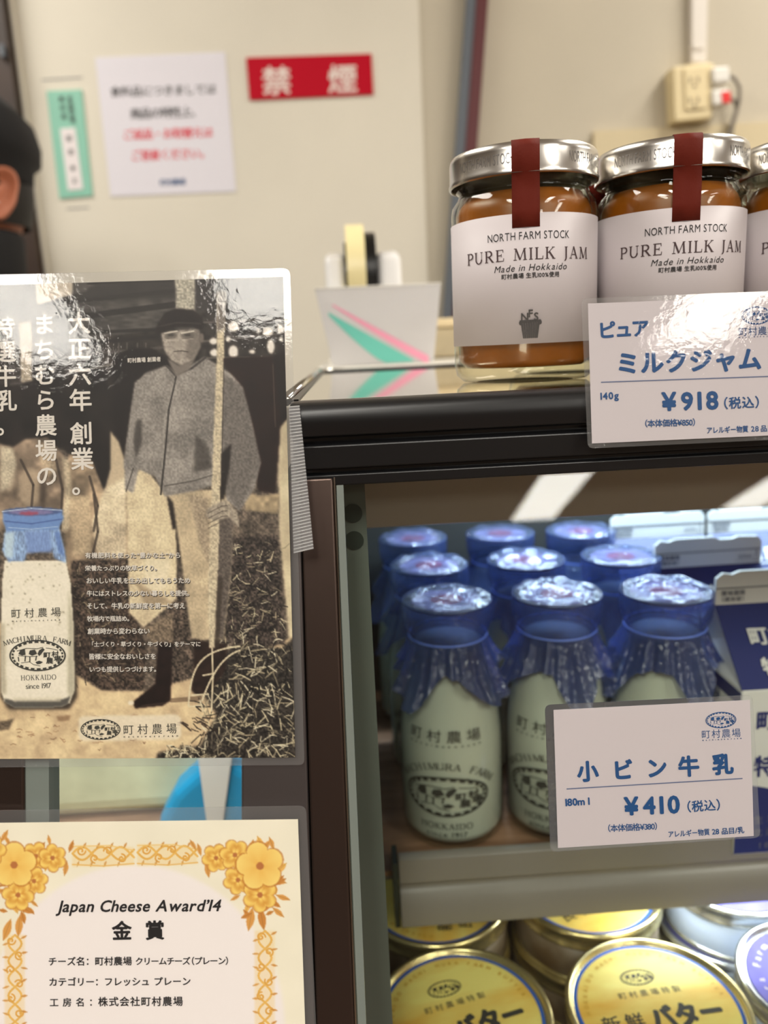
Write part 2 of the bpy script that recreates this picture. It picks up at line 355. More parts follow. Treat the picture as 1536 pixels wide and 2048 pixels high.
class Ink:
    """gathers lettering in pixel coordinates of one flat sheet"""
    def __init__(s): s.V = []; s.F = []; s.n = 0; s.k = 0
    def put(s, V, Fc):
        V = np.asarray(V, float); V = V if V.shape[1] > 2 else np.column_stack([V, np.zeros(len(V))])
        V[:, 2] += (s.k % 7) * 10; s.k += 1; s.V.append(V); s.F += [[i + s.n for i in f] for f in Fc]; s.n += len(V)
    def text(s, body, p0, p1, size, up=None, **kw):
        p0 = np.array(p0, float); p1 = np.array(p1, float); d = p1 - p0; wd = np.linalg.norm(d); e = d / wd
        u = np.array(up, float) if up is not None else np.array([e[1], -e[0]])
        V, Fc = layout(body, wd, size, **kw)
        s.put(np.column_stack([p0 + V[:, :1] * e + V[:, 1:2] * u, V[:, 2]]), Fc)
    def line(s, p0, p1, wd): v, f = _strip([p0, p1], [wd, wd]); s.put(v, f)
    def poly(s, pts): s.put(pts, [list(range(len(pts)))])
    def ring(s, c, rx, ry, wd, rot=0, a0=0, a1=360, n=48):
        A = np.radians(np.linspace(a0, a1, n)); P = np.stack([rx * np.cos(A), ry * np.sin(A)], 1)
        cr, sr = math.cos(rot), math.sin(rot); P = P @ np.array([[cr, sr], [-sr, cr]]) + np.array(c); v, f = _strip(P, [wd] * n); s.put(v, f)
    def ell(s, c, rx, ry, rot=0, n=16):
        A = np.linspace(0, 2 * PI, n, endpoint=False); P = np.stack([rx * np.cos(A), ry * np.sin(A)], 1)
        cr, sr = math.cos(rot), math.sin(rot); s.poly(P @ np.array([[cr, sr], [-sr, cr]]) + np.array(c))
    def logo(s, c, rx, ry, rot=0, flip=1):
        """oval farm emblem: double ring, spotted grazing cows, hills and four characters (y down when flip=1)"""
        cr, sr = math.cos(rot), math.sin(rot); R = np.array([[cr, sr], [-sr, cr]])
        def T(pts): return np.array(pts, float) * np.array([rx, ry * flip]) @ R + np.array(c)
        A = np.linspace(0, 2 * PI, 49)
        v, f = _strip(T(np.stack([np.cos(A), np.sin(A)], 1)), [rx * .05] * 49); s.put(v, f)
        for k in range(26):
            B = np.linspace(k / 26 * 2 * PI, (k + .62) / 26 * 2 * PI, 4); v, f = _strip(T(np.stack([.91 * np.cos(B), .91 * np.sin(B)], 1)), [rx * .07] * 4); s.put(v, f)
        for pts in ([(-.62, -.38), (-.46, -.42), (-.44, -.05), (-.56, .0), (-.7, -.1)], [(-.28, -.34), (-.1, -.4), (-.02, -.12), (-.2, .02), (-.32, -.1)],
                    [(.06, -.36), (.2, -.5), (.26, -.4), (.14, -.1), (.06, .05), (0, -.12)], [(-.08, .44), (.06, .34), (.2, .44), (.1, .56), (-.02, .58)],
                    [(-.72, .1), (-.68, .1), (-.66, .4), (-.7, .4)], [(-.3, .05), (-.26, .05), (-.26, .42), (-.3, .42)], [(-.46, .0), (-.42, .02), (-.44, .4), (-.48, .4)], [(-.06, .02), (-.02, .02), (-.05, .34), (-.09, .34)]):
            s.poly(T(pts))
        for P in ([(-.75, -.3), (-.4, -.48), (0, -.45), (.2, -.55)], [(-.7, .0), (-.3, .08), (0, .05)], [(-.6, .5), (-.3, .42), (-.15, .6), (.1, .7)], [(.3, -.5), (.5, -.45), (.75, -.35)]):
            v, f = _strip(T(P), [rx * .022] * len(P)); s.put(v, f)
        for ch, (x, y), z in zip('町村農場', ((.2, .12), (.5, .06), (.3, .5), (.58, .38)), (.27,) * 4):
            V, Fc, lo, hi = glyph(ch); P = np.stack([(V[:, 0] * z + x), -V[:, 1] * z * 1.6 + y], 1)
            for o in ((0, 0), (.016, 0), (0, .022)): s.put(T(P + np.array(o)), Fc)
    def out(s, name, m, plane, lift, parent): A = np.vstack(s.V); return mesh(name, plane.at(A[:, :2], lift + A[:, 2] * LAY * (4 if plane.p0[1] > 1 else 1)), s.F, m, parent)

# ------------------------------------------------------------------ raster painter for printed pictures
class Paint:
    def __init__(s, x0, y0, x1, y1, cell):
        s.nx = int((x1 - x0) / cell) + 1; s.ny = int((y1 - y0) / cell) + 1; s.cell = cell
        s.xs = np.linspace(x0, x1, s.nx); s.ys = np.linspace(y0, y1, s.ny); s.X, s.Y = np.meshgrid(s.xs, s.ys)
        s.A = np.zeros((s.ny, s.nx, 3))
    def blur(s, m, r):
        for _ in range(max(1, int(r))):
            m = (np.roll(m, 1, 0) + np.roll(m, -1, 0) + 2 * m) / 4; m = (np.roll(m, 1, 1) + np.roll(m, -1, 1) + 2 * m) / 4
        return m
    def mix(s, m, c, op=1.0): c = np.asarray(c, float); m = np.clip(m, 0, 1) * op; s.A = s.A * (1 - m[..., None]) + c * m[..., None]
    def mask(s, pts):
        P = np.asarray(pts, float); m = np.zeros(s.X.shape, bool); n = len(P)
        for i in range(n):
            (xa, ya), (xb, yb) = P[i], P[(i + 1) % n]
            if ya == yb: continue
            c = ((ya > s.Y) != (yb > s.Y)) & (s.X < (xb - xa) * (s.Y - ya) / (yb - ya) + xa); m ^= c
        return m.astype(float)
    def poly(s, pts, c, soft=1, op=1.0, tex=None):
        m = s.blur(s.mask(pts), soft)
        if tex is not None: c = np.asarray(c, float) * (1 + tex[..., None])
        s.mix(m, c, op); return m
    def ell(s, cx, cy, rx, ry, c, rot=0, soft=1, op=1.0):
        cr, sr = math.cos(rot), math.sin(rot); u = ((s.X - cx) * cr + (s.Y - cy) * sr) / rx; v = (-(s.X - cx) * sr + (s.Y - cy) * cr) / ry
        s.mix(s.blur((u * u + v * v < 1).astype(float), soft), c, op)
    def stroke(s, pts, wd, c, op=1.0):
        P = np.asarray(pts, float)
        for (xa, ya), (xb, yb) in zip(P[:-1], P[1:]):
            pad = wd + s.cell * 2
            i0, i1 = np.searchsorted(s.xs, [min(xa, xb) - pad, max(xa, xb) + pad]); j0, j1 = np.searchsorted(s.ys, [min(ya, yb) - pad, max(ya, yb) + pad])
            if i1 <= i0 or j1 <= j0: continue
            X, Y = s.X[j0:j1, i0:i1], s.Y[j0:j1, i0:i1]; dx, dy = xb - xa, yb - ya; L2 = dx * dx + dy * dy + 1e-9
            t = np.clip(((X - xa) * dx + (Y - ya) * dy) / L2, 0, 1); d = np.hypot(X - xa - t * dx, Y - ya - t * dy)
            m = np.clip((wd / 2 - d) / s.cell + .5, 0, 1)[..., None] * op; s.A[j0:j1, i0:i1] = s.A[j0:j1, i0:i1] * (1 - m) + np.asarray(c, float) * m
    def noise(s, size, seed, sx=1.0):
        r = np.random.default_rng(seed); H = int((s.ys[-1] - s.ys[0]) / size) + 3; W = int((s.xs[-1] - s.xs[0]) / (size * sx)) + 3
        N = r.random((H, W)) - .5; v = (s.Y - s.ys[0]) / size; u = (s.X - s.xs[0]) / (size * sx); i, j = v.astype(int), u.astype(int); a, b = v - i, u - j
        a = a * a * (3 - 2 * a); b = b * b * (3 - 2 * b)
        return (N[i, j] * (1 - a) + N[i + 1, j] * a) * (1 - b) + (N[i, j + 1] * (1 - a) + N[i + 1, j + 1] * a) * b
    def out(s, name, m, plane, lift, parent, warp=None):
        P = np.stack([s.X.ravel(), s.Y.ravel()], 1)
        if warp is not None: P = warp(P)
        V = plane.at(P, lift); idx = np.arange(s.nx * s.ny).reshape(s.ny, s.nx)
        Fc = np.stack([idx[:-1, :-1], idx[1:, :-1], idx[1:, 1:], idx[:-1, 1:]], -1).reshape(-1, 4)
        o = mesh(name, V, Fc.tolist(), m, parent); me = o.data
        a = me.color_attributes.new('print', 'FLOAT_COLOR', 'POINT')
        c = np.ones((s.nx * s.ny, 4)); c[:, :3] = lin(np.clip(s.A, 0, 255)).reshape(-1, 3); a.data.foreach_set('color', c.ravel()); return o

# ================================================================== THE ROOM
YB = 1.6
def struct(name, g, m, parent=None):
    o = g.out(name, m, parent); o['kind'] = 'structure'; return o
struct('floor', G().box((-4, -6.2, -.05), (4.2, 1.8, 0)), M['floor'])
struct('ceiling', G().box((-4, -6.2, 2.6), (4.2, 1.8, 2.65)), M['ceil'])
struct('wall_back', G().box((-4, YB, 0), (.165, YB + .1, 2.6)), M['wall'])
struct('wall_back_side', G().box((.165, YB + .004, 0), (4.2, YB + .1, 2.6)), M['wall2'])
struct('wall_left', G().box((-4.1, -6.2, 0), (-4, 1.8, 2.6)), M['rear'])
struct('wall_right', G().box((4.2, -6.2, 0), (4.3, 1.8, 2.6)), M['rear'])
struct('wall_front', G().box((-4, -6.3, 0), (4.2, -6.2, 2.6)), M['rear'])
# dark doorway at the left, with the edge strip of the cream partition beside it
d = thing('door_1', (-1.1, YB - .03, 0), kind='structure')
d['label'] = 'dark brown door behind the person in black'
G().box((-1.7, YB - .035, 0), (-.581, YB - .004, 2.2)).out('door_leaf', M['brown'], d)
G().box((-.594, YB - .045, 1.752), (-.586, YB - .035, 1.772)).out('latch_plate', M['greytrim'], d)
bevel(struct('trim_1', G().box((-.5805, YB - .012, 0), (-.572, YB - .0005, 2.6)), M['wall']), .004)
# two coloured strips running down the edge where the two wall surfaces meet
def lean_strip(name, xa, xb, m, off):
    pa = Plane((0, YB - off, 0), (0, -1, 0)); P = [(xa, -60), (xb, -60), (xb - .075 * 900, 840), (xa - .075 * 900, 840)]
    o = pa.sheet(P, 0, .018).out(name, m); o['kind'] = 'structure'; return o
lean_strip('trim_2', 938, 957, M['greytrim'], .022); lean_strip('trim_3', 957.5, 981, M['redtrim'], .024)
# pale board fixed along the lower part of the right-hand wall
pa = Plane((0, YB - .008, 0), (0, -1, 0))
struct('trim_4', pa.sheet([(1188, 262), (1800, 230), (1800, 900), (1196, 900)], 0, .0115), M['board'])

for i, x, y in [(0, -1.12, .72), (1, 1.33, .72), (2, 2.95, .72), (3, -1.13, -1.74), (4, 1.42, -1.84), (5, 2.95, -2.2), (7, 1.33, -4.6), (8, 2.95, -4.6)]:
    rowname = ('over the counter', 'in the middle of the shop', 'at the far end of the shop')[i // 3]
    cn = ('on the cap-wearer\'s side', 'in the centre column', 'on the carton side')[i % 3]
    t = thing('ceiling_light', (x, y, 2.6), f'long white fluorescent ceiling light {rowname}, {cn}', 'light', 'ceiling lights')
    G().box((x - .19, y - .64, 2.575), (x - .165, y + .64, 2.6)).box((x + .165, y - .64, 2.575), (x + .19, y + .64, 2.6)).box((x - .19, y - .64, 2.575), (x + .19, y - .61, 2.6)).box((x - .19, y + .61, 2.575), (x + .19, y + .64, 2.6)).out('frame', M['white_metal'], t)
    mesh('diffuser', [(x - .165, y - .61, 2.585), (x + .165, y - .61, 2.585), (x + .165, y + .61, 2.585), (x - .165, y + .61, 2.585)], [(0, 3, 2, 1)], M['lamp'], t)

t = thing('ceiling_light', (-.27, -1.5, 2.6), 'long white fluorescent ceiling light between two columns, nearest above the photographer', 'light', 'ceiling lights')
G().box((-.46, -2.14, 2.575), (-.435, -.86, 2.6)).box((-.105, -2.14, 2.575), (-.08, -.86, 2.6)).box((-.46, -2.14, 2.575), (-.08, -2.11, 2.6)).box((-.46, -.89, 2.575), (-.08, -.86, 2.6)).out('frame', M['white_metal'], t)
mesh('diffuser', [(-.435, -2.11, 2.585), (-.105, -2.11, 2.585), (-.105, -.89, 2.585), (-.435, -.89, 2.585)], [(0, 3, 2, 1)], M['lamp'], t)
# ------------------------------------------------------------------ things on the wall
wp = Plane((0, YB, 0), (0, -1, 0))
def wall_sheet(name, P, m, loc, label, cat, th=.002):
    t = thing(name, (*wp.at([loc])[0][:1], YB, wp.at([loc])[0][2]), label, cat)
    wp.sheet(P, th, th - .0003).out('panel' if name != 'wall_notice' else 'sheet', m, t); return t
t = wall_sheet('no_smoking_sign', round_rect([(492, 115), (743, 107), (747, 189), (499, 200)], 2), M['red'], (620, 155), 'red wall sign with two cream characters, no smoking', 'sign', .003)
for ch, a, b in (('禁', (524, 185), (582, 183)), ('煙', (656, 181), (715, 179))): k = Ink(); k.text(ch, a, b, 60, bold=.022); k.out('character', M['cream'], wp, .0034, t)
t = wall_sheet('wall_notice', [(190, 115), (450, 104), (472, 383), (221, 393)], M['notice'], (330, 250), 'square white paper notice with grey and red lines beside the red sign', 'notice', .0015)
k = Ink(); k.text('食料品につきましては', (220, 192), (433, 186), 22, bold=.015); k.text('商品の特性上、', (260, 236), (405, 231), 23, bold=.015)
k.out('grey_lettering', M['dgrey'], wp, .0018, t)
k = Ink(); k.text('ご返品・お取替えは', (245, 278), (427, 272), 22, bold=.02); k.text('ご容赦ください。', (262, 320), (420, 314), 23, bold=.02)
k.out('red_lettering', M['redink'], wp, .0018, t)
k = Ink(); k.text('町村農場', (320, 370), (371, 368), 13, bold=.03)
k.out('blue_lettering', M['ink'], wp, .0018, t)
t = wall_sheet('name_sign', [(93, 182), (163, 179), (185, 391), (119, 397)], M['green'], (140, 290), 'narrow teal upright sign with a white name plate beside the white notice', 'sign', .003)
wp.sheet([(120, 257), (150, 255), (166, 378), (136, 381)], .004, .001).out('name_plate', M['paper'], t)
for chars, x0, y0, dx, dy, wd, zz in (('食品衛生責', 134, 200, 1.5, 11, 10, 10), ('責任者', 117, 202, 2.5, 17, 11, 11), ('担当', 132, 281, 3.6, 27, 14, 12), ('衛生', 141, 340, 3.6, 25, 11, 10)):
    k = Ink()
    for i, ch in enumerate(chars): k.text(ch, (x0 + i * dx, y0 + i * dy), (x0 + i * dx + wd, y0 + i * dy), zz, bold=.025)
    k.out('lettering', M['dgrey'], wp, .0043, t)
for a, b in (((83, 160), (165, 155)), ((133, 418), (178, 415))): k = Ink(); k.line(a, b, 2.2); k.out('tape_edge', M['cgrey'], wp, .0006, t)

# power outlet, conduit, plugs
wr = Plane((0, YB + .004, 0), (0, -1, 0))
def boxpx(P, out0, out1, name, m, parent, bw=.002, pl=wr):
    A = pl.at(P, out0); g = G(); g.extrude(A[::-1], -pl.n * (out0 - out1)); return bevel(g.out(name, m, parent), bw)
t = thing('cable_conduit', wr.at([(1408, 60)])[0], 'white conduit running down the right wall into the outlet box', 'conduit')
boxpx([(1384, -40), (1417, -41), (1413, 126), (1384, 126)], .018, 0, 'trunking', M['conduit'], t)
boxpx([(1387, 92), (1409, 91), (1409, 97), (1387, 98)], .021, .0182, 'joint_cover', M['conduit'], t, .0008)
t = thing('power_outlet_box', wr.at([(1390, 240)])[0], 'ivory wall outlet box with two plugs under the white conduit', 'outlet')
boxpx([(1346, 133), (1421, 123), (1425, 236), (1350, 244)], .042, 0, 'housing', M['outlet'], t, .004)
boxpx([(1341, 137), (1428, 126), (1432, 150), (1346, 158)], .034, .004, 'back_plate', M['outlet'], t, .003)
boxpx([(1368, 136), (1412, 131), (1414, 216), (1372, 220)], .046, .0425, 'socket_plate', M['outlet'], t, .002)
k = Ink()
for cy in (160, 200):
    k.line((1381, cy - 5), (1381, cy + 6), 4); k.line((1396, cy - 6), (1396, cy + 5), 4); k.ell((1389, cy + 12), 4, 3)
k.out('socket_slot', M['slot'], wr, .0465, t)
for (y, rd, lb) in ((150, 0, 'plain white plug, upper one in the outlet box'), (195, 1, 'white plug with a red switch, lower one in the outlet box')):
    t = thing('power_plug', wr.at([(1440, y)])[0], lb, 'plug', 'plugs in the outlet box')
    boxpx([(1424, y - 16), (1459, y - 19), (1461, y + 13), (1427, y + 16)], .05, .012, 'plug_body', M['plugw'], t, .004)
    if rd: boxpx([(1443, y - 12), (1461, y - 13), (1462, y + 10), (1445, y + 11)], .0515, .0504, 'switch', M['redp'], t, .0005)
    pts = [(1459, y), (1470, y + 4), (1478, y + (30 if not rd else 12)), (1474, y + 60 - 25 * rd), (1460, 262), (1452, 300)]
    if not rd: pts = [(1459, 152), (1470, 158), (1479, 175), (1478, 205), (1466, 240), (1457, 275), (1455, 320)]
    else: pts = [(1461, 197), (1470, 203), (1474, 220), (1466, 248), (1461, 280), (1460, 320)]
    P = np.array([wr.at([p], .03 if not rd else .022)[0] for p in pts])
    G().tube(P, .0035).out('cord', M['cable'], t, True)

# ================================================================== the person behind the counter
def person():
    t = thing('person', (-.534, 1.15, 0), 'person in black cap and black suit at the left, face turned out of view', 'person')
    X, Y = -.537, 1.15
    # one continuous skin surface: legs, trunk, neck, head, arms
    pts = dict(pel=(X, Y, .86), l1=(X, Y - .09, .82), l2=(X + .01, Y - .1, .45), l3=(X + .03, Y - .1, .07), l4=(X - .09, Y - .1, .035), r1=(X, Y + .09, .82), r2=(X + .01, Y + .1, .45), r3=(X + .03, Y + .1, .07), r4=(X - .09, Y + .1, .035),
               sp=(X + .01, Y, 1.02), ch=(X + .015, Y, 1.2), nk=(X + .01, Y, 1.32), nk2=(X + .0, Y, 1.37),
               la=(X + .02, Y - .17, 1.255), lb=(X + .03, Y - .215, 1.0), lc=(X - .12, Y - .19, .84), ra=(X + .02, Y + .17, 1.255), rb=(X + .03, Y + .215, 1.0), rc=(X - .12, Y + .19, .84))
    pts['la'] = (X + .02, Y - .17, 1.285); pts['ra'] = (X + .02, Y + .17, 1.285); pts['ch'] = (X + .02, Y, 1.215)
    rad = dict(pel=.14, l1=.09, l2=.065, l3=.045, l4=.035, r1=.09, r2=.065, r3=.045, r4=.035, sp=.125, ch=.14, nk=.06, nk2=.052, la=.075, lb=.055, lc=.04, ra=.075, rb=.055, rc=.04)
    E_ = [('pel', 'l1'), ('l1', 'l2'), ('l2', 'l3'), ('l3', 'l4'), ('pel', 'r1'), ('r1', 'r2'), ('r2', 'r3'), ('r3', 'r4'), ('pel', 'sp'), ('sp', 'ch'), ('ch', 'nk'), ('nk', 'nk2'), ('ch', 'la'), ('la', 'lb'), ('lb', 'lc'), ('ch', 'ra'), ('ra', 'rb'), ('rb', 'rc')]
    def skinned(name, pts, rad, E_, m, levels=2):
        ks = list(pts); me = bpy.data.meshes.new(name); me.from_pydata([np.array(pts[q]) - origin(t) for q in ks], [(ks.index(a), ks.index(b)) for a, b in E_], [])
        o = bpy.data.objects.new(name, me); link(o, t); sk = o.modifiers.new('skin', 'SKIN'); sk.use_smooth_shade = True
        for i, q in enumerate(ks):
            r = rad[q]; me.skin_vertices[0].data[i].radius = r if isinstance(r, tuple) else (r, r); me.skin_vertices[0].data[i].use_root = i == 0
        o.modifiers.new('subd', 'SUBSURF').levels = levels; o.modifiers['subd'].render_levels = levels
        # bake, so that the mesh itself carries the shape
        dg = bpy.context.evaluated_depsgraph_get(); nm = bpy.data.meshes.new_from_object(o.evaluated_get(dg)); o.modifiers.clear(); o.data = nm; nm.materials.clear(); nm.materials.append(m)
        nm.polygons.foreach_set('use_smooth', np.ones(len(nm.polygons), dtype=bool)); return o
    skinned('suit', pts, rad, E_, M['suit'])
    # head with face, turned to the left (towards -x)
    hc = np.array([X + .01, Y, 1.455]); V = []; n1, n2 = 28, 36
    for i in range(n1 + 1):
        ph = PI * i / n1
        for j in range(n2):
            th = 2 * PI * j / n2; x, y, z = math.sin(ph) * math.cos(th), math.sin(ph) * math.sin(th), math.cos(ph)
            sx, sy, sz = .098, .077, .120
            if z < 0: sy *= 1 - .22 * (-z) ** 1.5; sx *= 1 - .12 * (-z) if x > 0 else 1.0
            px_, py_, pz_ = x * sx, y * sy, z * sz
            if x < -.5:                                        # nose, brow, mouth, chin
                px_ -= .022 * math.exp(-((y / .16) ** 2 + ((z + .12) / .16) ** 2)); px_ += .010 * math.exp(-(((abs(y) - .42) / .2) ** 2 + ((z - .06) / .13) ** 2))
                px_ -= .006 * math.exp(-((y / .3) ** 2 + ((z + .52) / .07) ** 2)); px_ += .005 * math.exp(-((y / .35) ** 2 + ((z + .44) / .05) ** 2)); px_ -= .008 * math.exp(-((y / .3) ** 2 + ((z + .85) / .15) ** 2))
            V.append(hc + (px_, py_, pz_))
    Fc = [(i * n2 + j, (i + 1) * n2 + j, (i + 1) * n2 + (j + 1) % n2, i * n2 + (j + 1) % n2) for i in range(n1) for j in range(n2)]
    g = G().add(V, Fc)
    g.tube([hc + (.012, 0, -.07), hc + (.014, 0, -.16)], [.058, .06], 18)
    g.out('head', M['skin'], t, True)
    # ears: a shell with a hollow and a lobe
    def ear(sy):
        V = []; Fc = []; nr, na = 7, 26
        for i in range(nr):
            f = i / (nr - 1)
            for j in range(na):
                a = 2 * PI * j / na; r = .31 + .69 * f
                ex = .0195 * (1 + .28 * math.sin(a)) * r * math.cos(a); ez = .0315 * r * math.sin(a) - .004 * (math.sin(a) < 0) * f
                lift = .010 * (f ** 2) * (1 if f < .99 else .55) * (1 - .35 * (math.sin(a) < -.5)) + .004 * (f < .01)
                V.append((hc[0] + .042 + ex + .006 * math.sin(a), hc[1] + sy * (.072 + lift + .006 * (math.cos(a) + 1) * f), hc[2] - .018 + ez))
        for i in range(nr - 1):
            for j in range(na): q = [i * na + j, i * na + (j + 1) % na, (i + 1) * na + (j + 1) % na, (i + 1) * na + j]; Fc.append(q if sy > 0 else q[::-1])
        Fc.append(list(range(na)))
        return mesh('ear', V, Fc, M['skin'], t, True)
    for sy in (-1, 1):
        o = ear(sy); s = o.modifiers.new('sol', 'SOLIDIFY'); s.thickness = .004
    # hair below the cap at the back of the head
    V = []; n2 = 40
    for i, z in enumerate(np.linspace(-.055, .02, 7)):
        for j in range(n2):
            th = math.radians(-78 + 156 * j / (n2 - 1)); s_ = math.sqrt(max(0, 1 - (z / .125) ** 2)); V.append(hc + (.104 * s_ * math.cos(th), .082 * s_ * math.sin(th), z))
    Fc = [(i * n2 + j, i * n2 + j + 1, (i + 1) * n2 + j + 1, (i + 1) * n2 + j) for i in range(6) for j in range(n2 - 1)]
    o = mesh('hair', V, Fc, M['hair'], t, True)
    # soft black cap with a band
    prof = [(.101, .004), (.106, .012), (.109, .030), (.119, .040), (.122, .062), (.116, .088), (.092, .110), (.05, .121), (0, .123)]
    g = G().lathe(prof, 48, (0, 0, 0)); V = np.vstack(g.V); ang = np.arctan2(V[:, 1], V[:, 0])
    V *= 1 + (.025 * np.sin(5 * ang + 1) * (V[:, 2] > .036))[:, None] * np.array([1, 1, .2]); V[:, 0] *= .95; V[:, 1] *= .84; V[:, 2] += V[:, 0] * -.10
    mesh('cap', V + hc + (.004, 0, .002), g.F, M['hat'], t, True)
    # mask over mouth and nose, strap to the ear
    V = []; n2 = 22
    for i, z in enumerate(np.linspace(-.108, .0, 8)):
        for j in range(n2):
            th = math.radians(180 - 80 + 160 * j / (n2 - 1)); s_ = math.sqrt(max(0.05, 1 - (z / .13) ** 2)); V.append(hc + (.112 * s_ * math.cos(th) - .012 * math.exp(-((th - PI) / .35) ** 2), .083 * s_ * math.sin(th), z))
    o = mesh('mask', V, [(i * n2 + j, i * n2 + j + 1, (i + 1) * n2 + j + 1, (i + 1) * n2 + j) for i in range(7) for j in range(n2 - 1)], M['maskw'], t, True); o.modifiers.new('s', 'SOLIDIFY').thickness = .002
    for z0 in (-.02, -.085): G().tube([hc + (.0, -.083, z0), hc + (.03, -.085, -.015 + (z0 + .05) * .6), hc + (.036, -.086, -.014 + (z0 + .05) * .5)], .0016, 6).out('mask_strap', M['maskw'], t, True)
    G().lathe([(.064, -.17), (.068, -.12), (.071, -.072), (.066, -.062), (.058, -.1)], 36, hc + (.012, 0, 0)).out('neck_warmer', M['black_knit'], t, True)
    # the head is turned part-way towards the shop
    T_ = Matrix.Translation(Vector(hc - origin(t))); Tm = T_ @ Matrix.Rotation(math.radians(35), 4, 'Z') @ T_.inverted()
    for ch in t.children:
        if ch.name.split('.')[0] in ('head', 'ear', 'hair', 'cap', 'mask', 'mask_strap'): ch.data.transform(Tm)
    # white shirt collar and jacket collar
    g = G().lathe([(.066, 1.305), (.07, 1.352), (.066, 1.356), (.06, 1.31)], 32, (X + .012, Y, 0), close=True); g.out('shirt_collar', M['shirt'], t, True)
    g = G().lathe([(.115, 1.262), (.083, 1.325), (.076, 1.33), (.09, 1.27)], 32, (X + .018, Y, 0), close=True); g.out('jacket_collar', M['suit'], t, True)
    # hands at the front, five bent fingers each
    for s in (-1, 1):
        wpt = np.array([X - .12, Y + s * .19, .84]); d = np.array([-.86, 0, -.5]); d /= np.linalg.norm(d); sd = np.array([0, s, 0.0]); dn = np.cross(d, sd) * -s
        pts = dict(w0=tuple(wpt), p=tuple(wpt + d * .05)); rd = dict(w0=.028, p=.026); EE = [('w0', 'p')]
        for i, (o_, L_) in enumerate(((-.026, .07), (-.009, .08), (.009, .075), (.026, .06))):
            a = wpt + d * .085 + sd * o_; pts.update({f'a{i}': tuple(a), f'b{i}': tuple(a + d * L_ * .5 - dn * .006), f'c{i}': tuple(a + d * L_ * .85 - dn * .022)}); rd.update({f'a{i}': .0095, f'b{i}': .0085, f'c{i}': .0075}); EE += [('p', f'a{i}'), (f'a{i}', f'b{i}'), (f'b{i}', f'c{i}')]
        a = wpt + d * .03 - sd * .034; pts.update(t0=tuple(a), t1=tuple(a + d * .035 - sd * .012)); rd.update(t0=.011, t1=.009); EE += [('p', 't0'), ('t0', 't1')]
        skinned('hand', pts, rd, EE, M['skin'], 1)
person()

# ================================================================== THE SHOWCASE
ALPHA = math.radians(14); GN = np.array([0, -math.cos(ALPHA), math.sin(ALPHA)]); GP = np.array([0, .262, 1.1725])
gp = Plane(GP, GN)
ZT = 1.2                                                     # top of the counter
XL, XR = -.022, .95; XF = -.0204
ZSH, ZDECK = .925, .798
case = thing('display_case', (.45, .42, 0), 'black topped glass showcase holding milk bottles and tins', 'display case')
# bullnosed black top frame with grooves, swept along x
prof = [(.262, 1.1715), (.2585, 1.1715), (.2585, 1.1755), (.2605, 1.1755), (.2605, 1.1775), (.2575, 1.1775), (.2575, 1.1855), (.2600, 1.1862), (.2600, 1.1882), (.2562, 1.1886), (.2552, 1.193), (.2556, 1.1965), (.2572, 1.1988), (.2595, 1.1998), (.268, 1.2), (.268, 1.1715)]
g = G().extrude([(XF, y, z) for y, z in prof], (XR - XF, 0, 0)); autosmooth(bevel(g.out('top_frame', M['black'], case), .0006, 2), 40)
# the left and rear members of the frame
G().box((XF, .268, 1.176), (XL + .004, .60, 1.2005)).out('side_frame', M['black'], case)
G().box((XL + .004, .545, 1.176), (XR, .60, 1.2008)).out('rear_frame', M['black'], case)
pts = [(XL - .001, .275, 1.2), (XL - .001, .5, 1.2005), (XL - .001, .58, 1.2005), (XL + .004, .594, 1.2), (XL + .02, .5985, 1.1988), (.3, .5985, 1.1985), (XR, .5985, 1.1985)]
G().tube(pts, .0022, 12).out('chrome_edge', M['chrome'], case, True)
G().box((XL + .004, .268, 1.19), (XR, .545, 1.2)).out('counter_panel', M['top'], case)
# front post, seen as a dark bronze strip with a bright edge; glass edge beside it
P = [(608, 958), (668, 955), (722, 2300), (640, 2300)]
def on_glass(P, l0, l1, name, m, parent, bw=0): 
    o = gp.sheet(P, l0, l0 - l1).out(name, m, parent)
    if bw: bevel(o, bw)
    return o
on_glass([(600, 958), (666, 955), (719, 2300), (640, 2300)], .0045, -.012, 'post', M['postm'], case, .0008)
on_glass([(667, 955), (670, 955), (723, 2300), (720, 2300)], .0040, -.010, 'post_edge', M['chrome'], case)
on_glass([(672, 955), (686, 955), (743, 2300), (726, 2300)], .003, -.003, 'glass_edge', M['paneedge'], case)
on_glass([(687, 953), (2300, 880), (2300, 2300), (744, 2300)], .0025, -.0015, 'front_glass', M['pane'], case)
# inner bracket with two round recesses just behind the glass
G().box((-.012, .285, .8), (.0032, .292, 1.17)).out('side_panel', M['panel'], case)
g = G()
for z in (1.156, 1.1455): 
    A = np.linspace(0, 2 * PI, 24, endpoint=False); g.extrude([(-.0018 + .0036 * math.cos(a), .2849, z + .0036 * math.sin(a)) for a in A[::-1]], (0, -.0005, 0))
g.out('bracket_hole', M['hole'], case)
# hanging steel light canopy with its LED tube behind
g = G().extrude([(XL + .004, .330, 1.19), (XL + .004, .330, 1.1395), (XL + .004, .333, 1.1385), (XL + .004, .336, 1.1395), (XL + .004, .336, 1.19)], (XR - XL - .01, 0, 0)); g.out('light_canopy', M['valance'], case)
G().tube([(.03, .535, 1.182), (XR - .02, .535, 1.182)], .006, 12).out('led_tube', M['led'], case, True)
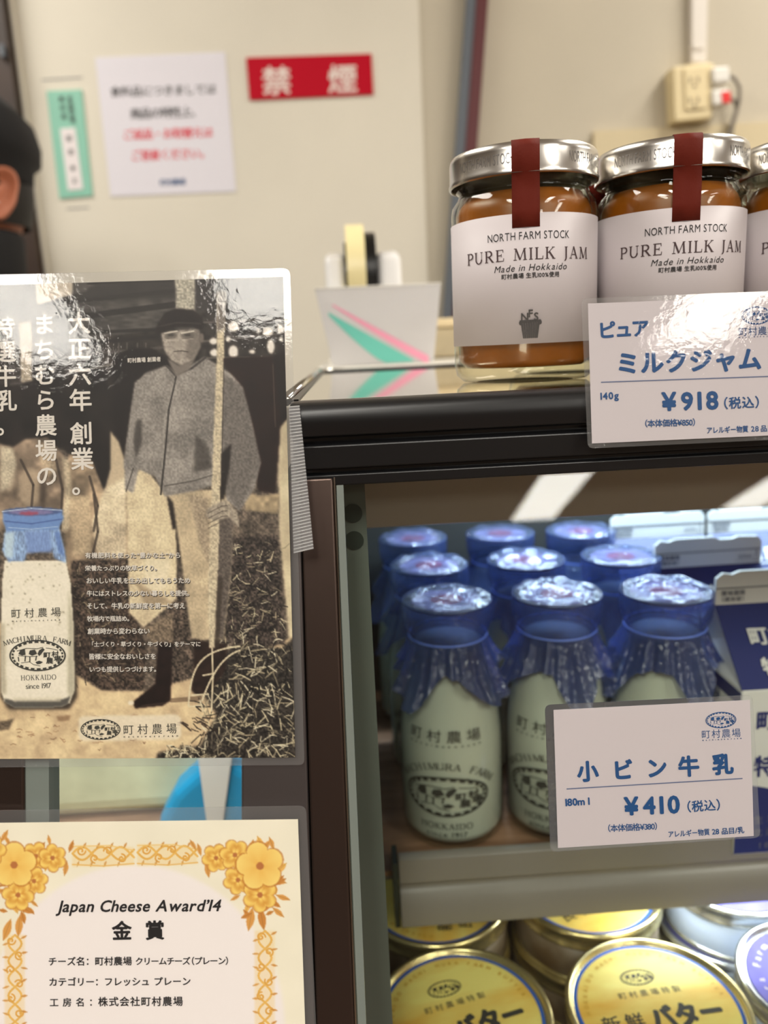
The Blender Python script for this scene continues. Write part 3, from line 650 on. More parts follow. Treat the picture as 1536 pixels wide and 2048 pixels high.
# wood-grain shelf with grey price rail
g = G(); g.extrude([(x, y, ZSH - .003) for x, y in round_rect([(-.004, .622), (XR - .02, .622), (XR - .02, .3875), (-.002, .3875)], [0, 0, 0, .006])], (0, 0, .003)); g.out('wood_sheet', M['wood'], case)
G().box((.0, .392, ZSH - .009), (XR - .02, .622, ZSH - .0032)).out('shelf_plate', M['rail'], case)
g = G().extrude([(.0122, y, z) for y, z in [(.384, .937), (.3815, .9355), (.381, .921), (.3835, .9185), (.3835, .9165), (.381, .914), (.3775, .904), (.3775, .8955), (.379, .8945), (.388, .8945), (.387, .937)]], (.92, 0, 0)); autosmooth(bevel(g.out('price_rail', M['rail'], case), .0005, 2), 40)
G().box((.0088, .381, .893), (.0118, .398, .934)).out('rail_end', M['hole'], case)
G().tube([(.145, .405, ZSH - .016), (XR - .03, .405, ZSH - .016)], .004, 10).out('led_tube', M['led'], case, True)
# body: deck, back, ends, plinth
G().box((-.02, .19, ZDECK - .03), (XR, .636, ZDECK)).out('deck', M['deck'], case)
G().box((-.02, .624, ZDECK), (XR, .634, 1.176)).out('back_panel', M['back'], case)
G().box((XR - .012, .28, ZDECK), (XR, .624, 1.176)).out('end_panel', M['panel'], case)
G().box((-.022, .292, ZDECK), (-.012, .624, 1.176)).out('end_panel', M['panel'], case)
G().box((-.02, .17, 0), (XR, .636, ZDECK - .03)).out('plinth', M['cabinet'], case)
def area(name, loc, rot, sx, sy, pw, col, parent):
    l = bpy.data.lights.new(name, 'AREA'); l.shape = 'RECTANGLE'; l.size = sx; l.size_y = sy; l.energy = pw; l.color = col
    o = bpy.data.objects.new(name, l); link(o, parent); o.location = Vector(loc) - Vector(origin(parent)); o.rotation_euler = rot; return o
area('case_light', (.5, .530, 1.174), (math.radians(8), 0, 0), .88, .014, LED_TOP, (.66, .84, 1), case)
area('case_light', (.545, .405, ZSH - .021), (math.radians(-25), 0, 0), .80, .008, LED_LOW, (.95, .98, 1), case)

# ------------------------------------------------------------------ neighbouring case at the left
case2 = thing('display_case', (-.12, .4, 0), 'dark posted glass showcase behind the poster and the award sheet', 'display case')
on_glass([(483, 962), (599, 962), (637, 2300), (483, 2300)], .0042, -.012, 'post', M['postgrey'], case2, .0008)
on_glass([(-70, 962), (44, 962), (52, 2300), (-70, 2300)], .0042, -.012, 'post', M['postm'], case2, .0008)
on_glass([(46, 962), (95, 962), (101, 2300), (54, 2300)], .003, -.006, 'glass_edge', M['paneedge'], case2)
on_glass([(96, 962), (482, 962), (482, 2300), (102, 2300)], .002, -.001, 'front_glass', M['pane'], case2)
G().box((-.30, .30, .925), (-.024, .62, .935)).out('shelf', M['wood'], case2)
G().box((-.30, .62, .74), (-.024, .63, 1.163)).out('back_panel', M['palegreen'], case2)
G().box((-.30, .15, 0), (-.026, .63, .74)).out('plinth', M['cabinet'], case2)
G().box((-.30, .275, 1.164), (-.026, .63, 1.172)).out('top_panel', M['black'], case2)
area('case_light', (-.15, .36, 1.155), (math.radians(20), 0, 0), .24, .01, SIDE_FILL, (.9, .97, 1), case2)  # added fill lamp that brightens the left case, no tube modelled for it
p2 = Plane((0, .42, 0), (0, -1, 0)); z2 = .935
t = thing('milk_pouch', (-.06, .43, z2), 'blue pouch with a white tapered tag behind glass, between poster and award', 'package')
A = p2.at([(312, 1690), (318, 1640), (345, 1590), (398, 1540), (452, 1520), (500, 1545), (530, 1600), (530, 1690)]); A[A[:, 2] < z2, 2] = z2; A[0, 2] = A[-1, 2] = z2; A[:, 0] += 0
g = G().extrude(A[::-1], (0, .05, 0)); bevel(g.out('pouch', M['blue'], t), .006, 3)
A = p2.at([(390, 1470), (470, 1470), (447, 1640), (437, 1668), (420, 1668), (412, 1640)], .002); g = G().extrude(A[::-1], (0, .0015, 0)); bevel(g.out('tag', M['plugw'], t), .0005)
t = thing('cheese_package', (-.17, .45, z2), 'pale green package behind glass, left of the blue pouch', 'package')
bevel(G().box((-.26, .44, z2), (-.088, .51, z2 + .13)).out('wrapper', M['palegreen'], t), .014, 4)

# ================================================================== POSTER
pp = Plane(GP, GN)
PO = .0075                                                   # stands proud of the posts
poster = thing('poster', pp.at([(300, 1517)], PO)[0], 'laminated sepia poster of a farmer with a pitchfork above the award sheet', 'poster')
lamP = round_rect([(-190, 553), (580, 536), (609, 1530), (-190, 1536)], [8, 16, 12, 8])
pp.sheet(lamP, PO, .0004).out('laminate', M['lam'], poster)
pa = Paint(-150, 540, 596, 1530, 1.7)
A_ = lambda *p: [(x / 2.4, 520 + y / 2.4) for x, y in p]
B_ = lambda *p: [(x / 2.4, 980 + y / 2.4) for x, y in p]
n1, n2, n3, n4 = pa.noise(3.2, 1), pa.noise(9, 2), pa.noise(26, 3), pa.noise(5, 4, 3)
DK, LT = (38, 30, 27), (206, 192, 164)
pa.A[:] = (62, 55, 50); pa.A *= (1 + .5 * n3 + .35 * n2)[..., None]
# barn roof, beams and openings
pa.poly(A_((-400, 60), (1400, 60), (1400, 330), (760, 330), (170, 420), (-400, 440)), (92, 88, 84), 3, tex=.3 * n4 + .3 * n3)
for y0, y1, wd in ((215, 150, 9), (300, 215, 12), (360, 330, 7), (425, 360, 8), (120, 100, 5)): pa.stroke(A_((170, y0), (830, y1)), wd, (48, 44, 42), .8)
pa.poly(A_((560, 85), (840, 85), (840, 180), (250, 200)), (66, 62, 60), 5, .8)
pa.poly(A_((170, 105), (355, 100), (350, 165), (180, 215)), (190, 180, 164), 2)
pa.poly(A_((350, 100), (420, 98), (420, 150), (350, 165)), (96, 92, 88), 2)
pa.poly(A_((840, 80), (940, 78), (936, 250), (846, 250)), (176, 172, 158), 2, tex=.25 * n1)
pa.poly(A_((938, 80), (1110, 76), (1120, 250), (940, 250)), (74, 70, 68), 4)
pa.poly(A_((940, 250), (1370, 230), (1380, 480), (960, 480)), (64, 58, 54), 3, tex=.4 * n2)
for y0, y1 in ((300, 285), (390, 350), (470, 465)): pa.stroke(A_((980, y0), (1375, y1)), 4, (120, 114, 106), .7)
for x, y, a, b in ((1025, 390, 20, 16), (1120, 320, 26, 24), (1030, 445, 22, 18), (1120, 440, 24, 30), (1285, 345, 26, 20), (1345, 330, 16, 22), (1300, 415, 18, 34), (1095, 380, 12, 14), (1210, 440, 14, 10), (1240, 340, 9, 14), (1350, 380, 10, 12)):
    pa.ell(x / 2.4, 520 + y / 2.4, a / 2.4, b / 2.4, (224, 218, 208), soft=2)
for x in (480, 520, 570, 610, 660, 700): pa.stroke(A_((x, 400), (x - 4, 520)), 3, (120, 114, 106), .6)
pa.stroke(A_((200, 470), (780, 420)), 5, (110, 104, 98), .6); pa.stroke(A_((440, 520), (600, 490)), 3, (170, 164, 150), .6)
pa.poly(A_((92, 300), (150, 300), (156, 610), (100, 610)), (176, 164, 144), 2, tex=.2 * n1)
pa.poly(A_((50, 600), (170, 600), (170, 632), (60, 636)), (150, 140, 122), 2)
# lower backdrop
pa.poly(A_((-400, 880), (1400, 900), (1400, 2400), (-400, 2400)), (112, 100, 88), 6, tex=.5 * n2 + .4 * n1)
# cows
pa.poly(A_((-400, 560), (60, 600), (250, 560), (500, 540), (560, 700), (560, 1100), (440, 1060), (300, 900), (200, 960), (-400, 900)), (42, 35, 32), 3, tex=.5 * n3)
pa.poly(A_((-400, 900), (0, 880), (60, 900), (120, 860), (230, 850), (300, 930), (330, 1130), (300, 1290), (-400, 1300)), (150, 132, 112), 4, tex=.5 * n3 + .2 * n2)
pa.ell(60, 520 + 1090 / 2.4, 24, 40, (188, 170, 144), soft=8, op=.7); pa.ell(18, 520 + 1000 / 2.4, 14, 46, (196, 182, 158), soft=8, op=.7); pa.ell(85, 520 + 1110 / 2.4, 6, 40, (70, 58, 50), soft=8, op=.6)
pa.poly(A_((330, 930), (440, 960), (500, 1100), (600, 1100), (620, 1330), (620, 1800), (340, 1800), (300, 1200)), (168, 148, 122), 4, tex=.45 * n3 + .25 * n2)
pa.poly(A_((440, 900), (560, 960), (550, 1060), (500, 1110), (470, 1020)), (40, 34, 31), 3)
pa.poly(A_((545, 470), (620, 425), (720, 420), (810, 470), (820, 560), (700, 560), (640, 640), (600, 900), (590, 1000), (550, 900), (535, 640)), (36, 27, 25), 3, tex=.3 * n3)
pa.poly(A_((530, 820), (570, 870), (600, 960), (610, 1130), (500, 1110), (530, 1000)), (196, 180, 152), 3)
pa.poly(A_((1060, 470), (1300, 460), (1380, 500), (1380, 760), (1340, 880), (1320, 1120), (1240, 1110), (1190, 700)), (48, 27, 23), 3, tex=.3 * n3)
pa.poly(A_((1310, 460), (1400, 420), (1400, 760), (1350, 790)), (40, 30, 28), 3); pa.stroke(A_((1310, 500), (1322, 800)), 2.5, (96, 80, 72), .8)
pa.poly(A_((1345, 800), (1400, 740), (1430, 1100), (1430, 2300), (1340, 1300), (1335, 1000)), (212, 198, 166), 3, tex=.15 * n3)
pa.poly(A_((1160, 1110), (1250, 1130), (1340, 1120), (1335, 1220), (1180, 1200)), (176, 158, 126), 3, tex=.3 * n2)
# pale legs and bellies of the cows
for P, c in ((A_((500, 1100), (606, 1040), (606, 1330)) + B_((606, 330), (470, 330), (440, 160)), (214, 200, 172)), (A_((300, 940), (330, 960), (345, 1110), (330, 1300), (290, 1300), (310, 1120)), (206, 192, 164)),
             (A_((0, 890), (60, 910), (80, 980), (40, 1090), (0, 1120)), (206, 196, 172)), (A_((-60, 1100), (-10, 1130), (0, 1300), (-60, 1300)), (196, 180, 150)), (A_((200, 880), (260, 900), (280, 1000), (230, 1040), (190, 960)), (192, 174, 146)),
             (B_((330, 20), (430, 30), (440, 300), (350, 320)), (190, 172, 142))): pa.poly(P, c, 5, .85, tex=.22 * n3 + .12 * n1)
for P in (A_((270, 960), (300, 1100), (290, 1290)), A_((430, 1040), (470, 1180), (450, 1300)), B_((450, 20), (470, 200), (440, 330)), A_((100, 960), (160, 1080), (150, 1200))): pa.stroke(P, 5, (72, 60, 52), .7)
# ground and grass
pa.poly(B_((-400, 560), (340, 700), (360, 880), (490, 960), (700, 965), (960, 880), (1420, 700), (1450, 1400), (-400, 1400)), (214, 190, 152), 4, tex=.14 * n3 + .10 * n2)
pa.poly(B_((340, 340), (620, 330), (640, 560), (700, 760), (690, 960), (490, 960), (360, 880)), (86, 72, 62), 4, tex=.9 * n1 + .5 * n2)
pa.poly(B_((820, 300), (920, 700), (940, 900), (820, 930), (800, 700)), (92, 80, 70), 4, tex=.9 * n1 + .5 * n2)
pa.poly(B_((1040, 230), (1330, 220), (1370, 740), (1180, 760), (1060, 700)), (78, 68, 62), 4, tex=1.0 * n1 + .5 * n2)
pa.poly(B_((1120, 740), (1350, 760), (1420, 700), (1440, 1320), (740, 1320), (760, 1260), (960, 1230), (1040, 1080), (960, 960)), (66, 60, 54), 5, tex=.9 * n1)
r = np.random.default_rng(5)
def straw(n, box, wd, cols, L0, L1, ang=(0, 360)):
    x0, y0, x1, y1 = box
    for _ in range(n):
        x, y = r.uniform(x0, x1), r.uniform(y0, y1); a = math.radians(r.uniform(*ang)); L_ = r.uniform(L0, L1); c = cols[r.integers(len(cols))]
        pa.stroke([(x, y), (x + L_ * math.cos(a) * .5, y + L_ * math.sin(a) * .5 + r.uniform(-3, 3)), (x + L_ * math.cos(a), y + L_ * math.sin(a))], wd * r.uniform(.6, 1.4), c, .85)
strawc = [(214, 204, 170), (190, 178, 146), (40, 36, 34), (150, 140, 116), (30, 26, 25), (222, 214, 186)]
straw(420, (400, 1290, 590, 1515), 2.0, strawc, 8, 34); straw(70, (330, 1490, 420, 1520), 2, strawc, 6, 20)
straw(170, (450, 1080, 565, 1290), 1.6, strawc, 6, 22, (-40, 220)); straw(130, (150, 1130, 285, 1370), 1.5, [(140, 124, 102), (48, 40, 36), (176, 160, 130)], 5, 18)
straw(40, (20, 1430, 300, 1500), 1.4, [(176, 140, 104), (150, 118, 90)], 4, 14, (-20, 20)); straw(14, (340, 1430, 420, 1460), 2.2, [(60, 46, 38)], 8, 26, (0, 40))
pa.poly(B_((-400, 1110), (20, 1110), (70, 1095), (40, 1150), (-400, 1190)), (96, 84, 70), 3, .8, tex=.5 * n1)
pa.poly(B_((270, 1085), (340, 1082), (330, 1106), (280, 1112)), (150, 118, 86), 2, .7)
# the farmer: trousers, apron cloth, boots
pa.poly(B_((800, 0), (1060, 0), (1120, 80), (1110, 400), (1075, 720), (920, 715), (880, 420), (830, 180)), (196, 180, 150), 2, tex=.07 * n1 + .15 * n3)
pa.poly(B_((1045, 60), (1125, 80), (1110, 400), (1072, 720), (1035, 700), (1040, 400)), (112, 102, 94), 3, tex=.3 * n1)
pa.poly(B_((900, 20), (1000, 40), (1010, 380), (960, 260)), (150, 136, 118), 5, .6, tex=.3 * n1)
pa.poly(B_((795, 20), (830, 60), (880, 420), (850, 300), (815, 200)), (52, 42, 36), 3)
pa.poly(A_((605, 1020), (700, 1000), (800, 1130), (830, 1296)) + B_((845, 180), (850, 520), (760, 600), (690, 660), (620, 590), (610, 180)), (212, 196, 164), 2, tex=.1 * n3 + .08 * n1)
pa.poly(B_((690, 330), (820, 330), (800, 470), (700, 500)), (226, 214, 186), 5, .6); pa.poly(B_((650, 440), (830, 540), (700, 560)), (150, 132, 106), 5, .6)
pa.poly(B_((690, 660), (830, 590), (830, 740), (720, 740)), (140, 124, 104), 3, tex=.4 * n1)
pa.poly(B_((760, 735), (828, 735), (822, 900), (820, 1010), (780, 1035), (650, 1048), (635, 1020), (690, 975), (745, 930)), (46, 28, 24), 2, tex=.3 * n2); pa.ell(630 / 2.4, 980 + 1022 / 2.4, 6, 5, (226, 214, 190)); pa.stroke(B_((680, 1036), (790, 1022)), 3, (96, 76, 64), .6)
pa.poly(B_((930, 720), (1090, 740), (1085, 860), (1020, 960), (950, 990), (915, 960), (930, 860)), (58, 40, 33), 3, tex=.4 * n2)
pa.stroke(B_((825, 1010), (960, 1000)), 9, (120, 98, 76), .6)
# jacket
jk = A_((800, 505), (845, 545), (980, 465), (1040, 500), (1110, 545), (1165, 610), (1205, 760), (1252, 975), (1225, 1090), (1150, 1205), (1085, 1150), (1080, 1065), (930, 1110), (790, 1135), (745, 1040), (665, 1005), (640, 1120), (600, 1100), (595, 960), (618, 780), (645, 590), (700, 540))
pa.poly(jk, (150, 145, 139), 2, tex=.17 * n1 + .2 * n3)
pa.poly(A_((1040, 520), (1165, 610), (1252, 975), (1150, 1205), (1090, 1120), (1080, 1000), (1060, 800)), (118, 112, 107), 4, .75, tex=.2 * n1)
pa.poly(A_((940, 840), (1000, 900), (1020, 1000), (930, 1020)), (60, 54, 50), 6, .6); pa.poly(A_((655, 770), (680, 770), (680, 880), (650, 960), (640, 860)), (66, 60, 56), 4, .7)
pa.poly(A_((1060, 930), (1110, 880), (1100, 1000), (1075, 1150), (1050, 1150)), (40, 32, 29), 3, .9)
pa.stroke(A_((845, 560), (810, 720), (795, 900), (772, 1125)), 3.5, (58, 53, 50), .9); pa.stroke(A_((838, 580), (790, 760), (780, 1000)), 1.5, (170, 166, 158), .6)
pa.stroke(A_((845, 550), (920, 520), (985, 470)), 4.5, (78, 73, 70), .9); pa.stroke(A_((800, 508), (842, 555)), 4, (84, 79, 75), .9); pa.stroke(A_((640, 1000), (605, 1110)), 3, (84, 78, 74), .7)
pa.stroke(A_((660, 620), (630, 800), (625, 930)), 4, (150, 145, 138), .5); pa.stroke(A_((790, 1085), (930, 1060), (1075, 1015)), 2.5, (84, 78, 74), .7)
# face, glasses, cap
pa.poly(A_((770, 345), (955, 330), (962, 420), (930, 480), (870, 510), (820, 480), (790, 440)), (166, 158, 148), 2, tex=.16 * n1)
pa.poly(A_((900, 345), (958, 335), (962, 420), (925, 482), (890, 470)), (122, 114, 106), 4, .7)
pa.poly(A_((800, 470), (860, 508), (935, 478), (905, 530), (845, 560)), (136, 128, 120), 2)
for x in (820, 900): pa.ell(x / 2.4, 520 + 362 / 2.4, 13, 8, (112, 105, 98), soft=2, op=.8); pa.ell(x / 2.4, 520 + 360 / 2.4, 6, 2.2, (60, 54, 50), soft=1, op=.8); pa.stroke(A_((x - 30, 352), (x + 30, 341)), 2.4, (216, 210, 198), .9); pa.stroke(A_((x - 26, 384), (x + 26, 378)), 1.2, (196, 188, 176), .7)
pa.stroke(A_((862, 350), (852, 415), (868, 420)), 2.5, (176, 168, 158), .8); pa.stroke(A_((836, 440), (870, 436), (902, 441)), 2.0, (74, 64, 60), .8); pa.ell(845 / 2.4, 520 + 408 / 2.4, 15, 9, (160, 152, 142), soft=5, op=.6); pa.ell(862 / 2.4, 520 + 462 / 2.4, 12, 5, (152, 144, 135), soft=4, op=.5); pa.stroke(A_((790, 390), (840, 385)), 2, (190, 182, 172), .6); pa.ell(968 / 2.4, 520 + 375 / 2.4, 5, 10, (126, 116, 108))
pa.poly(A_((745, 345), (760, 300), (790, 255), (850, 232), (930, 240), (970, 275), (975, 335), (930, 325), (860, 322), (790, 345), (760, 360)), (46, 37, 35), 2, tex=.3 * n2); pa.stroke(A_((770, 318), (850, 300), (960, 305)), 3, (84, 72, 68), .6)
# pitchfork and the hand on it
pa.poly(A_((1042, 152), (1085, 150), (1072, 560), (1056, 1180)) + B_((1045, 420), (1030, 760), (1002, 760), (1000, 420)) + A_((1012, 1200), (1030, 700), (1038, 500)), (196, 184, 158), 1, tex=.2 * n1)
pa.poly(A_((1042, 152), (1085, 150), (1078, 330), (1044, 340)), (118, 110, 104), 2, .8)
pa.poly(B_((1045, 420), (1070, 420), (1050, 760), (1030, 760)), (80, 68, 58), 2, .8); pa.stroke(A_((1075, 500), (1060, 1180)), 2, (70, 60, 54), .7)
pa.poly(A_((1000, 1190), (1080, 1150), (1140, 1210), (1150, 1290)) + B_((1100, 130), (1030, 150), (992, 130), (990, 100)), (168, 158, 142), 2, tex=.2 * n1)
for y in (1215, 1240, 1265, 1288): pa.stroke(A_((1000, y), (1065, y - 34), (1090, y - 36)), 1.6, (92, 82, 74), .8)
bz = lambda *P: [tuple(sum(math.comb(len(P) - 1, i) * (1 - t) ** (len(P) - 1 - i) * t ** i * np.array(p) for i, p in enumerate(P))) for t in np.linspace(0, 1, 16)]
for P in (bz(*B_((905, 1035), (912, 900), (935, 810), (1000, 765), (1150, 750))), B_((1018, 760), (1022, 900), (1015, 1060)), bz(*B_((1150, 770), (1060, 800), (1010, 900), (970, 1010))), B_((920, 985), (1000, 980)), B_((975, 890), (1030, 880)), B_((960, 1010), (975, 1060))): pa.stroke(P, 3.4, (214, 202, 172), .95)
# white band behind the farm's name, bottle shadow, printed bottle
pa.poly(round_rect(B_((375, 1085), (870, 1078), (870, 1198), (378, 1205)), 14), (224, 212, 190), 3, .85)
pa.poly([(x + 5, y + 5) for x, y in B_((0, 480), (30, 330), (300, 330), (345, 470), (358, 980), (320, 1040), (30, 1040), (-10, 980))], (44, 36, 32), 7, .8)
pa.poly(B_((22, 340), (316, 336), (340, 450), (352, 640), (358, 960), (335, 1022), (290, 1042), (70, 1045), (20, 1015), (4, 960), (4, 660), (10, 440)), (226, 219, 198), 1, tex=.02 * n3)
pa.poly(B_((330, 480), (352, 640), (358, 960), (335, 1010), (325, 960)), (176, 172, 152), 5, .8); pa.poly(B_((4, 640), (22, 640), (30, 980), (8, 980)), (172, 166, 146), 5, .8)
pa.poly(B_((20, 1000), (60, 1010), (300, 1005), (338, 990), (325, 1028), (290, 1042), (70, 1045), (25, 1022)), (92, 90, 86), 2, .9); pa.poly(B_((60, 996), (300, 992), (290, 1014), (70, 1018)), (214, 206, 184), 2, .7)
pa.poly(B_((30, 170), (280, 165), (312, 290), (318, 350), (260, 330), (250, 290), (130, 300), (120, 340), (40, 345), (10, 290)), (138, 170, 214), 2, .95, tex=.3 * pa.noise(6, 9, .4))
pa.poly(B_((120, 200), (240, 195), (250, 300), (130, 305)), (120, 152, 210), 3, .7); pa.poly(B_((20, 210), (70, 200), (60, 330), (22, 320)), (186, 208, 226), 3, .8); pa.poly(B_((262, 200), (285, 200), (310, 320), (280, 300)), (90, 130, 196), 2, .7)
pa.poly(B_((12, 100), (300, 95), (304, 140), (278, 190), (32, 195), (14, 150)), (110, 150, 206), 2); pa.ell(64.6, 980 + 103 / 2.4, 59, 8.6, (84, 108, 160), rot=-.01); pa.ell(62, 980 + 106 / 2.4, 44, 5.4, (132, 128, 176)); pa.ell(58, 980 + 112 / 2.4, 20, 3.6, (176, 84, 116), soft=2)
pa.stroke(B_((10, 104), (150, 88), (296, 98)), 1.8, (206, 222, 240), .8); pa.stroke(B_((24, 150), (150, 162), (296, 140)), 2.2, (70, 100, 168), .8); pa.stroke(B_((40, 180), (150, 188), (276, 176)), 1.6, (186, 206, 236), .7)
for _ in range(46): pa.ell(r.uniform(8, 130), r.uniform(1128, 1262), r.uniform(.8, 2.0), r.uniform(.8, 1.6), (96, 88, 74), soft=1, op=.7)
pa.A *= (1 + .05 * n1)[..., None]; pa.A = pa.A * (.62 + .44 * np.clip(pa.A / 200, 0, 1))   # contrasty print
lum = pa.A.mean(-1, keepdims=True); pa.A = pa.A * .72 + .28 * lum * np.array([1.03, 1.0, .95])
c_tl, c_tr, c_br, c_bl = np.array((-150, 574.5)), np.array((566, 552.5)), np.array((591, 1515)), np.array((-150, 1518.5))
def sheet_warp(P):          # the print's own rectangle, laid on the tilted sheet
    u = (P[:, 0] + 150) / 746; v = (P[:, 1] - 540) / 990
    xr = c_tr[0] + (c_br[0] - c_tr[0]) * v; yt = c_tl[1] + (c_tr[1] - c_tl[1]) * u; yb = c_bl[1] + (c_br[1] - c_bl[1]) * u
    # keep painted features where they were measured; only trim the border to the true edge
    return np.stack([np.minimum(P[:, 0], xr), np.clip(P[:, 1], yt, yb)], 1)
pa.out('printed_picture', painted('poster_print', .5, .3), pp, PO + .00015, poster, sheet_warp)
# white lettering on the poster
k = Ink(); 
def vcol(s, x, y0, step, size, dx, bold=.018):
    for i, ch in enumerate(s):
        if ch == ' ': continue
        k.text(ch, (x + dx * i, y0 + step * i), (x + dx * i + size, y0 + step * i - size * .03), size, bold=bold)
vcol('大正六年', 135, 664, 51.5, 47, 1.0); vcol('創業。', 140, 885, 51, 47, 1.6)
vcol('まちむら農場の', 66, 666, 50.5, 45, .9); vcol('特選牛乳。', -14, 672, 49, 45, 1.4)
k.text('町村農場 創業者', (255, 725), (322, 722), 10.5, bold=.02)
body = ['有機肥料を使った“豊かな土”から', '栄養たっぷりの牧草づくり。', 'おいしい牛乳を生み出してもらうため', '牛にはストレスの少ない暮らしを提供。', 'そして、牛乳の新鮮度を第一に考え', '牧場内で瓶詰め。', '創業時から変わらない', '「土づくり・草づくり・牛づくり」をテーマに', '皆様に安全なおいしさを', 'いつも提供しつづけます。']
xe = (362, 321, 381, 386, 371, 266, 300, 402, 313, 320); xs_ = (170, 170, 172, 173, 173, 174, 175, 177, 177, 178)
for i, s in enumerate(body): k.text(s, (xs_[i], 1115.5 + 25.3 * i), (xe[i], 1115.5 + 25.3 * i - .5), (xe[i] - xs_[i]) / len(s) * 1.03, bold=.02)
k.out('white_lettering', mat('poster_white_ink', (222, 216, 206), .6), pp, PO + .00025, poster)
k = Ink()                                                    # dark drop shadow printed behind the small text
for i, s in enumerate(body): k.text(s, (xs_[i] + .9, 1116.8 + 25.3 * i), (xe[i] + .9, 1116.3 + 25.3 * i), (xe[i] - xs_[i]) / len(s) * 1.03, bold=.035)
k.out('dark_lettering', mat('poster_dark_ink', (40, 32, 28), .6), pp, PO + .0002, poster)
k = Ink(); k.logo((201, 1459), 39, 20); k.text('町村農場', (246, 1468), (354, 1465), 22); k.text('MACHIMURA FARM', (247, 1475.5), (356, 1473.5), 4.2, bold=.03)
k.text('町村農場', (22, 1235), (122, 1231), 20); k.text('MACHIMURA FARM', (24, 1244), (120, 1241), 3.6, bold=.03); k.logo((75, 1311), 55, 30)
def arc_text(k, s, c, rx, ry, a0, a1, size, font='serif', up=1, bold=.0):
    n = len(s)
    for i, ch in enumerate(s):
        if ch == ' ': continue
        a = math.radians(a0 + (a1 - a0) * i / (n - 1)); p = np.array(c) + np.array([rx * math.cos(a), -ry * math.sin(a)]); tg = np.array([rx * math.sin(a), ry * math.cos(a)]) * up; tg = tg / np.linalg.norm(tg)
        g_ = (serif(ch) if font == 'serif' else None) or glyph(ch); wd = (g_[3] - g_[2]) * size; p = p - tg * wd / 2
        k.text(ch, p, p + tg * max(wd, 1e-3), size, font=font, gap=0, bold=bold)
arc_text(k, 'MACHIMURA FARM', (74, 1319), 92, 38, 131, 49, 14.5); k.text('HOKKAIDO', (41, 1361), (113, 1359), 14.5, font='serif'); k.text('since 1917', (51, 1378), (103, 1376), 15)
k.out('black_lettering', M['print'], pp, PO + .00025, poster)
pp.sheet(lamP, PO + .0009, .0003).out('cover_film', M['lamc'], poster)
# ridged clear tape strip on its edge
tp = thing('tape_strip', pp.at([(603, 960)], .0135)[0], 'ridged clear tape strip along the right edge of the poster', 'tape')
TO = .0135
edge = lambda y: (578 + (y - 812) * .0325, 599 + (y - 812) * .098)
Pl = [edge(y)[0] for y in (812, 1100)]; Pr = [edge(y)[1] for y in (812, 1100)]
pp.sheet([(Pl[0], 814), (Pr[0], 812), (Pr[1], 1098), (Pl[1], 1107)], TO + .0, .0003).out('film', M['ridge'], tp)
g = G()
for i in range(45):
    y = 814 + 6.45 * i; a, b = edge(y); f = 9 * i / 45
    A = pp.at([(a, y + f * .9), (b, y - 2)], TO + .0002); g.tube(A, .00016, 6)
g.out('ridges', M['ridgeline'], tp, True)

# ================================================================== AWARD SHEET
AO = .0062
award = thing('award_sheet', pp.at([(300, 2040)], AO)[0], 'laminated cheese award certificate with golden flower border below the poster', 'certificate')
lamA = round_rect([(-60, 1622), (612, 1612), (645, 2330), (-60, 2330)], [6, 14, 8, 8])
pp.sheet(lamA, AO, .0004).out('laminate', M['lam'], award)
aw = Paint(-50, 1630, 640, 2120, 1.25)
aw.A[:] = (246, 240, 218); m1 = aw.noise(50, 21)
aw.A += (m1 * 6)[..., None]
aw.ell(270, 2060, 300, 330, (248, 241, 238), soft=20)
GO, GD, GL = (232, 182, 92), (206, 132, 62), (250, 226, 140)
def flower(cx, cy, R, pet, rot, cols, ruff=0):
    R = R * 1.32; d = np.hypot(aw.X - cx, aw.Y - cy) / R; a = np.arctan2(aw.Y - cy, aw.X - cx) + rot
    edge_ = .72 + .28 * np.abs(np.cos(a * pet / 2)) ** .6; m = aw.blur((d < edge_).astype(float), 1)
    aw.mix(aw.blur((d < edge_ * 1.07).astype(float), 1), (196, 126, 58), .75)
    shade = .5 + .5 * np.cos(a * pet); f = np.clip(d / edge_, 0, 1)
    if ruff: f = .5 + .5 * np.sin(f * 9 + 1.2 * np.sin(a * 3))
    c = np.asarray(cols[0]) * (f * .75 + .25 * shade)[..., None] + np.asarray(cols[1]) * (1 - (f * .75 + .25 * shade))[..., None]
    aw.A = aw.A * (1 - m[..., None]) + c * m[..., None]
    aw.ell(cx, cy, R * .16, R * .16, (190, 120, 70), soft=1)
def leaf(x, y, L_, a, c=GD, wd=.34):
    a = math.radians(a); t = np.linspace(0, 1, 9); w_ = wd * L_ * np.sin(PI * t) * .5; e = np.array([math.cos(a), math.sin(a)]); q = np.array([-e[1], e[0]]); P = [np.array([x, y]) + e * L_ * u + q * v for u, v in zip(t, w_)] + [np.array([x, y]) + e * L_ * u - q * v for u, v in zip(t[::-1], w_[::-1])]
    aw.poly(P, c, 1); aw.stroke([(x, y), (x + e[0] * L_, y + e[1] * L_)], 1.2, tuple(np.array(c) * .8), .6)
def spiral(cx, cy, R, a0, turns, wd, c, sgn=1):
    T = np.linspace(0, 1, 26); aw.stroke([(cx + R * (1 - .75 * t) * math.cos(math.radians(a0) + sgn * turns * 2 * PI * t), cy + R * (1 - .75 * t) * math.sin(math.radians(a0) + sgn * turns * 2 * PI * t)) for t in T], wd, c)
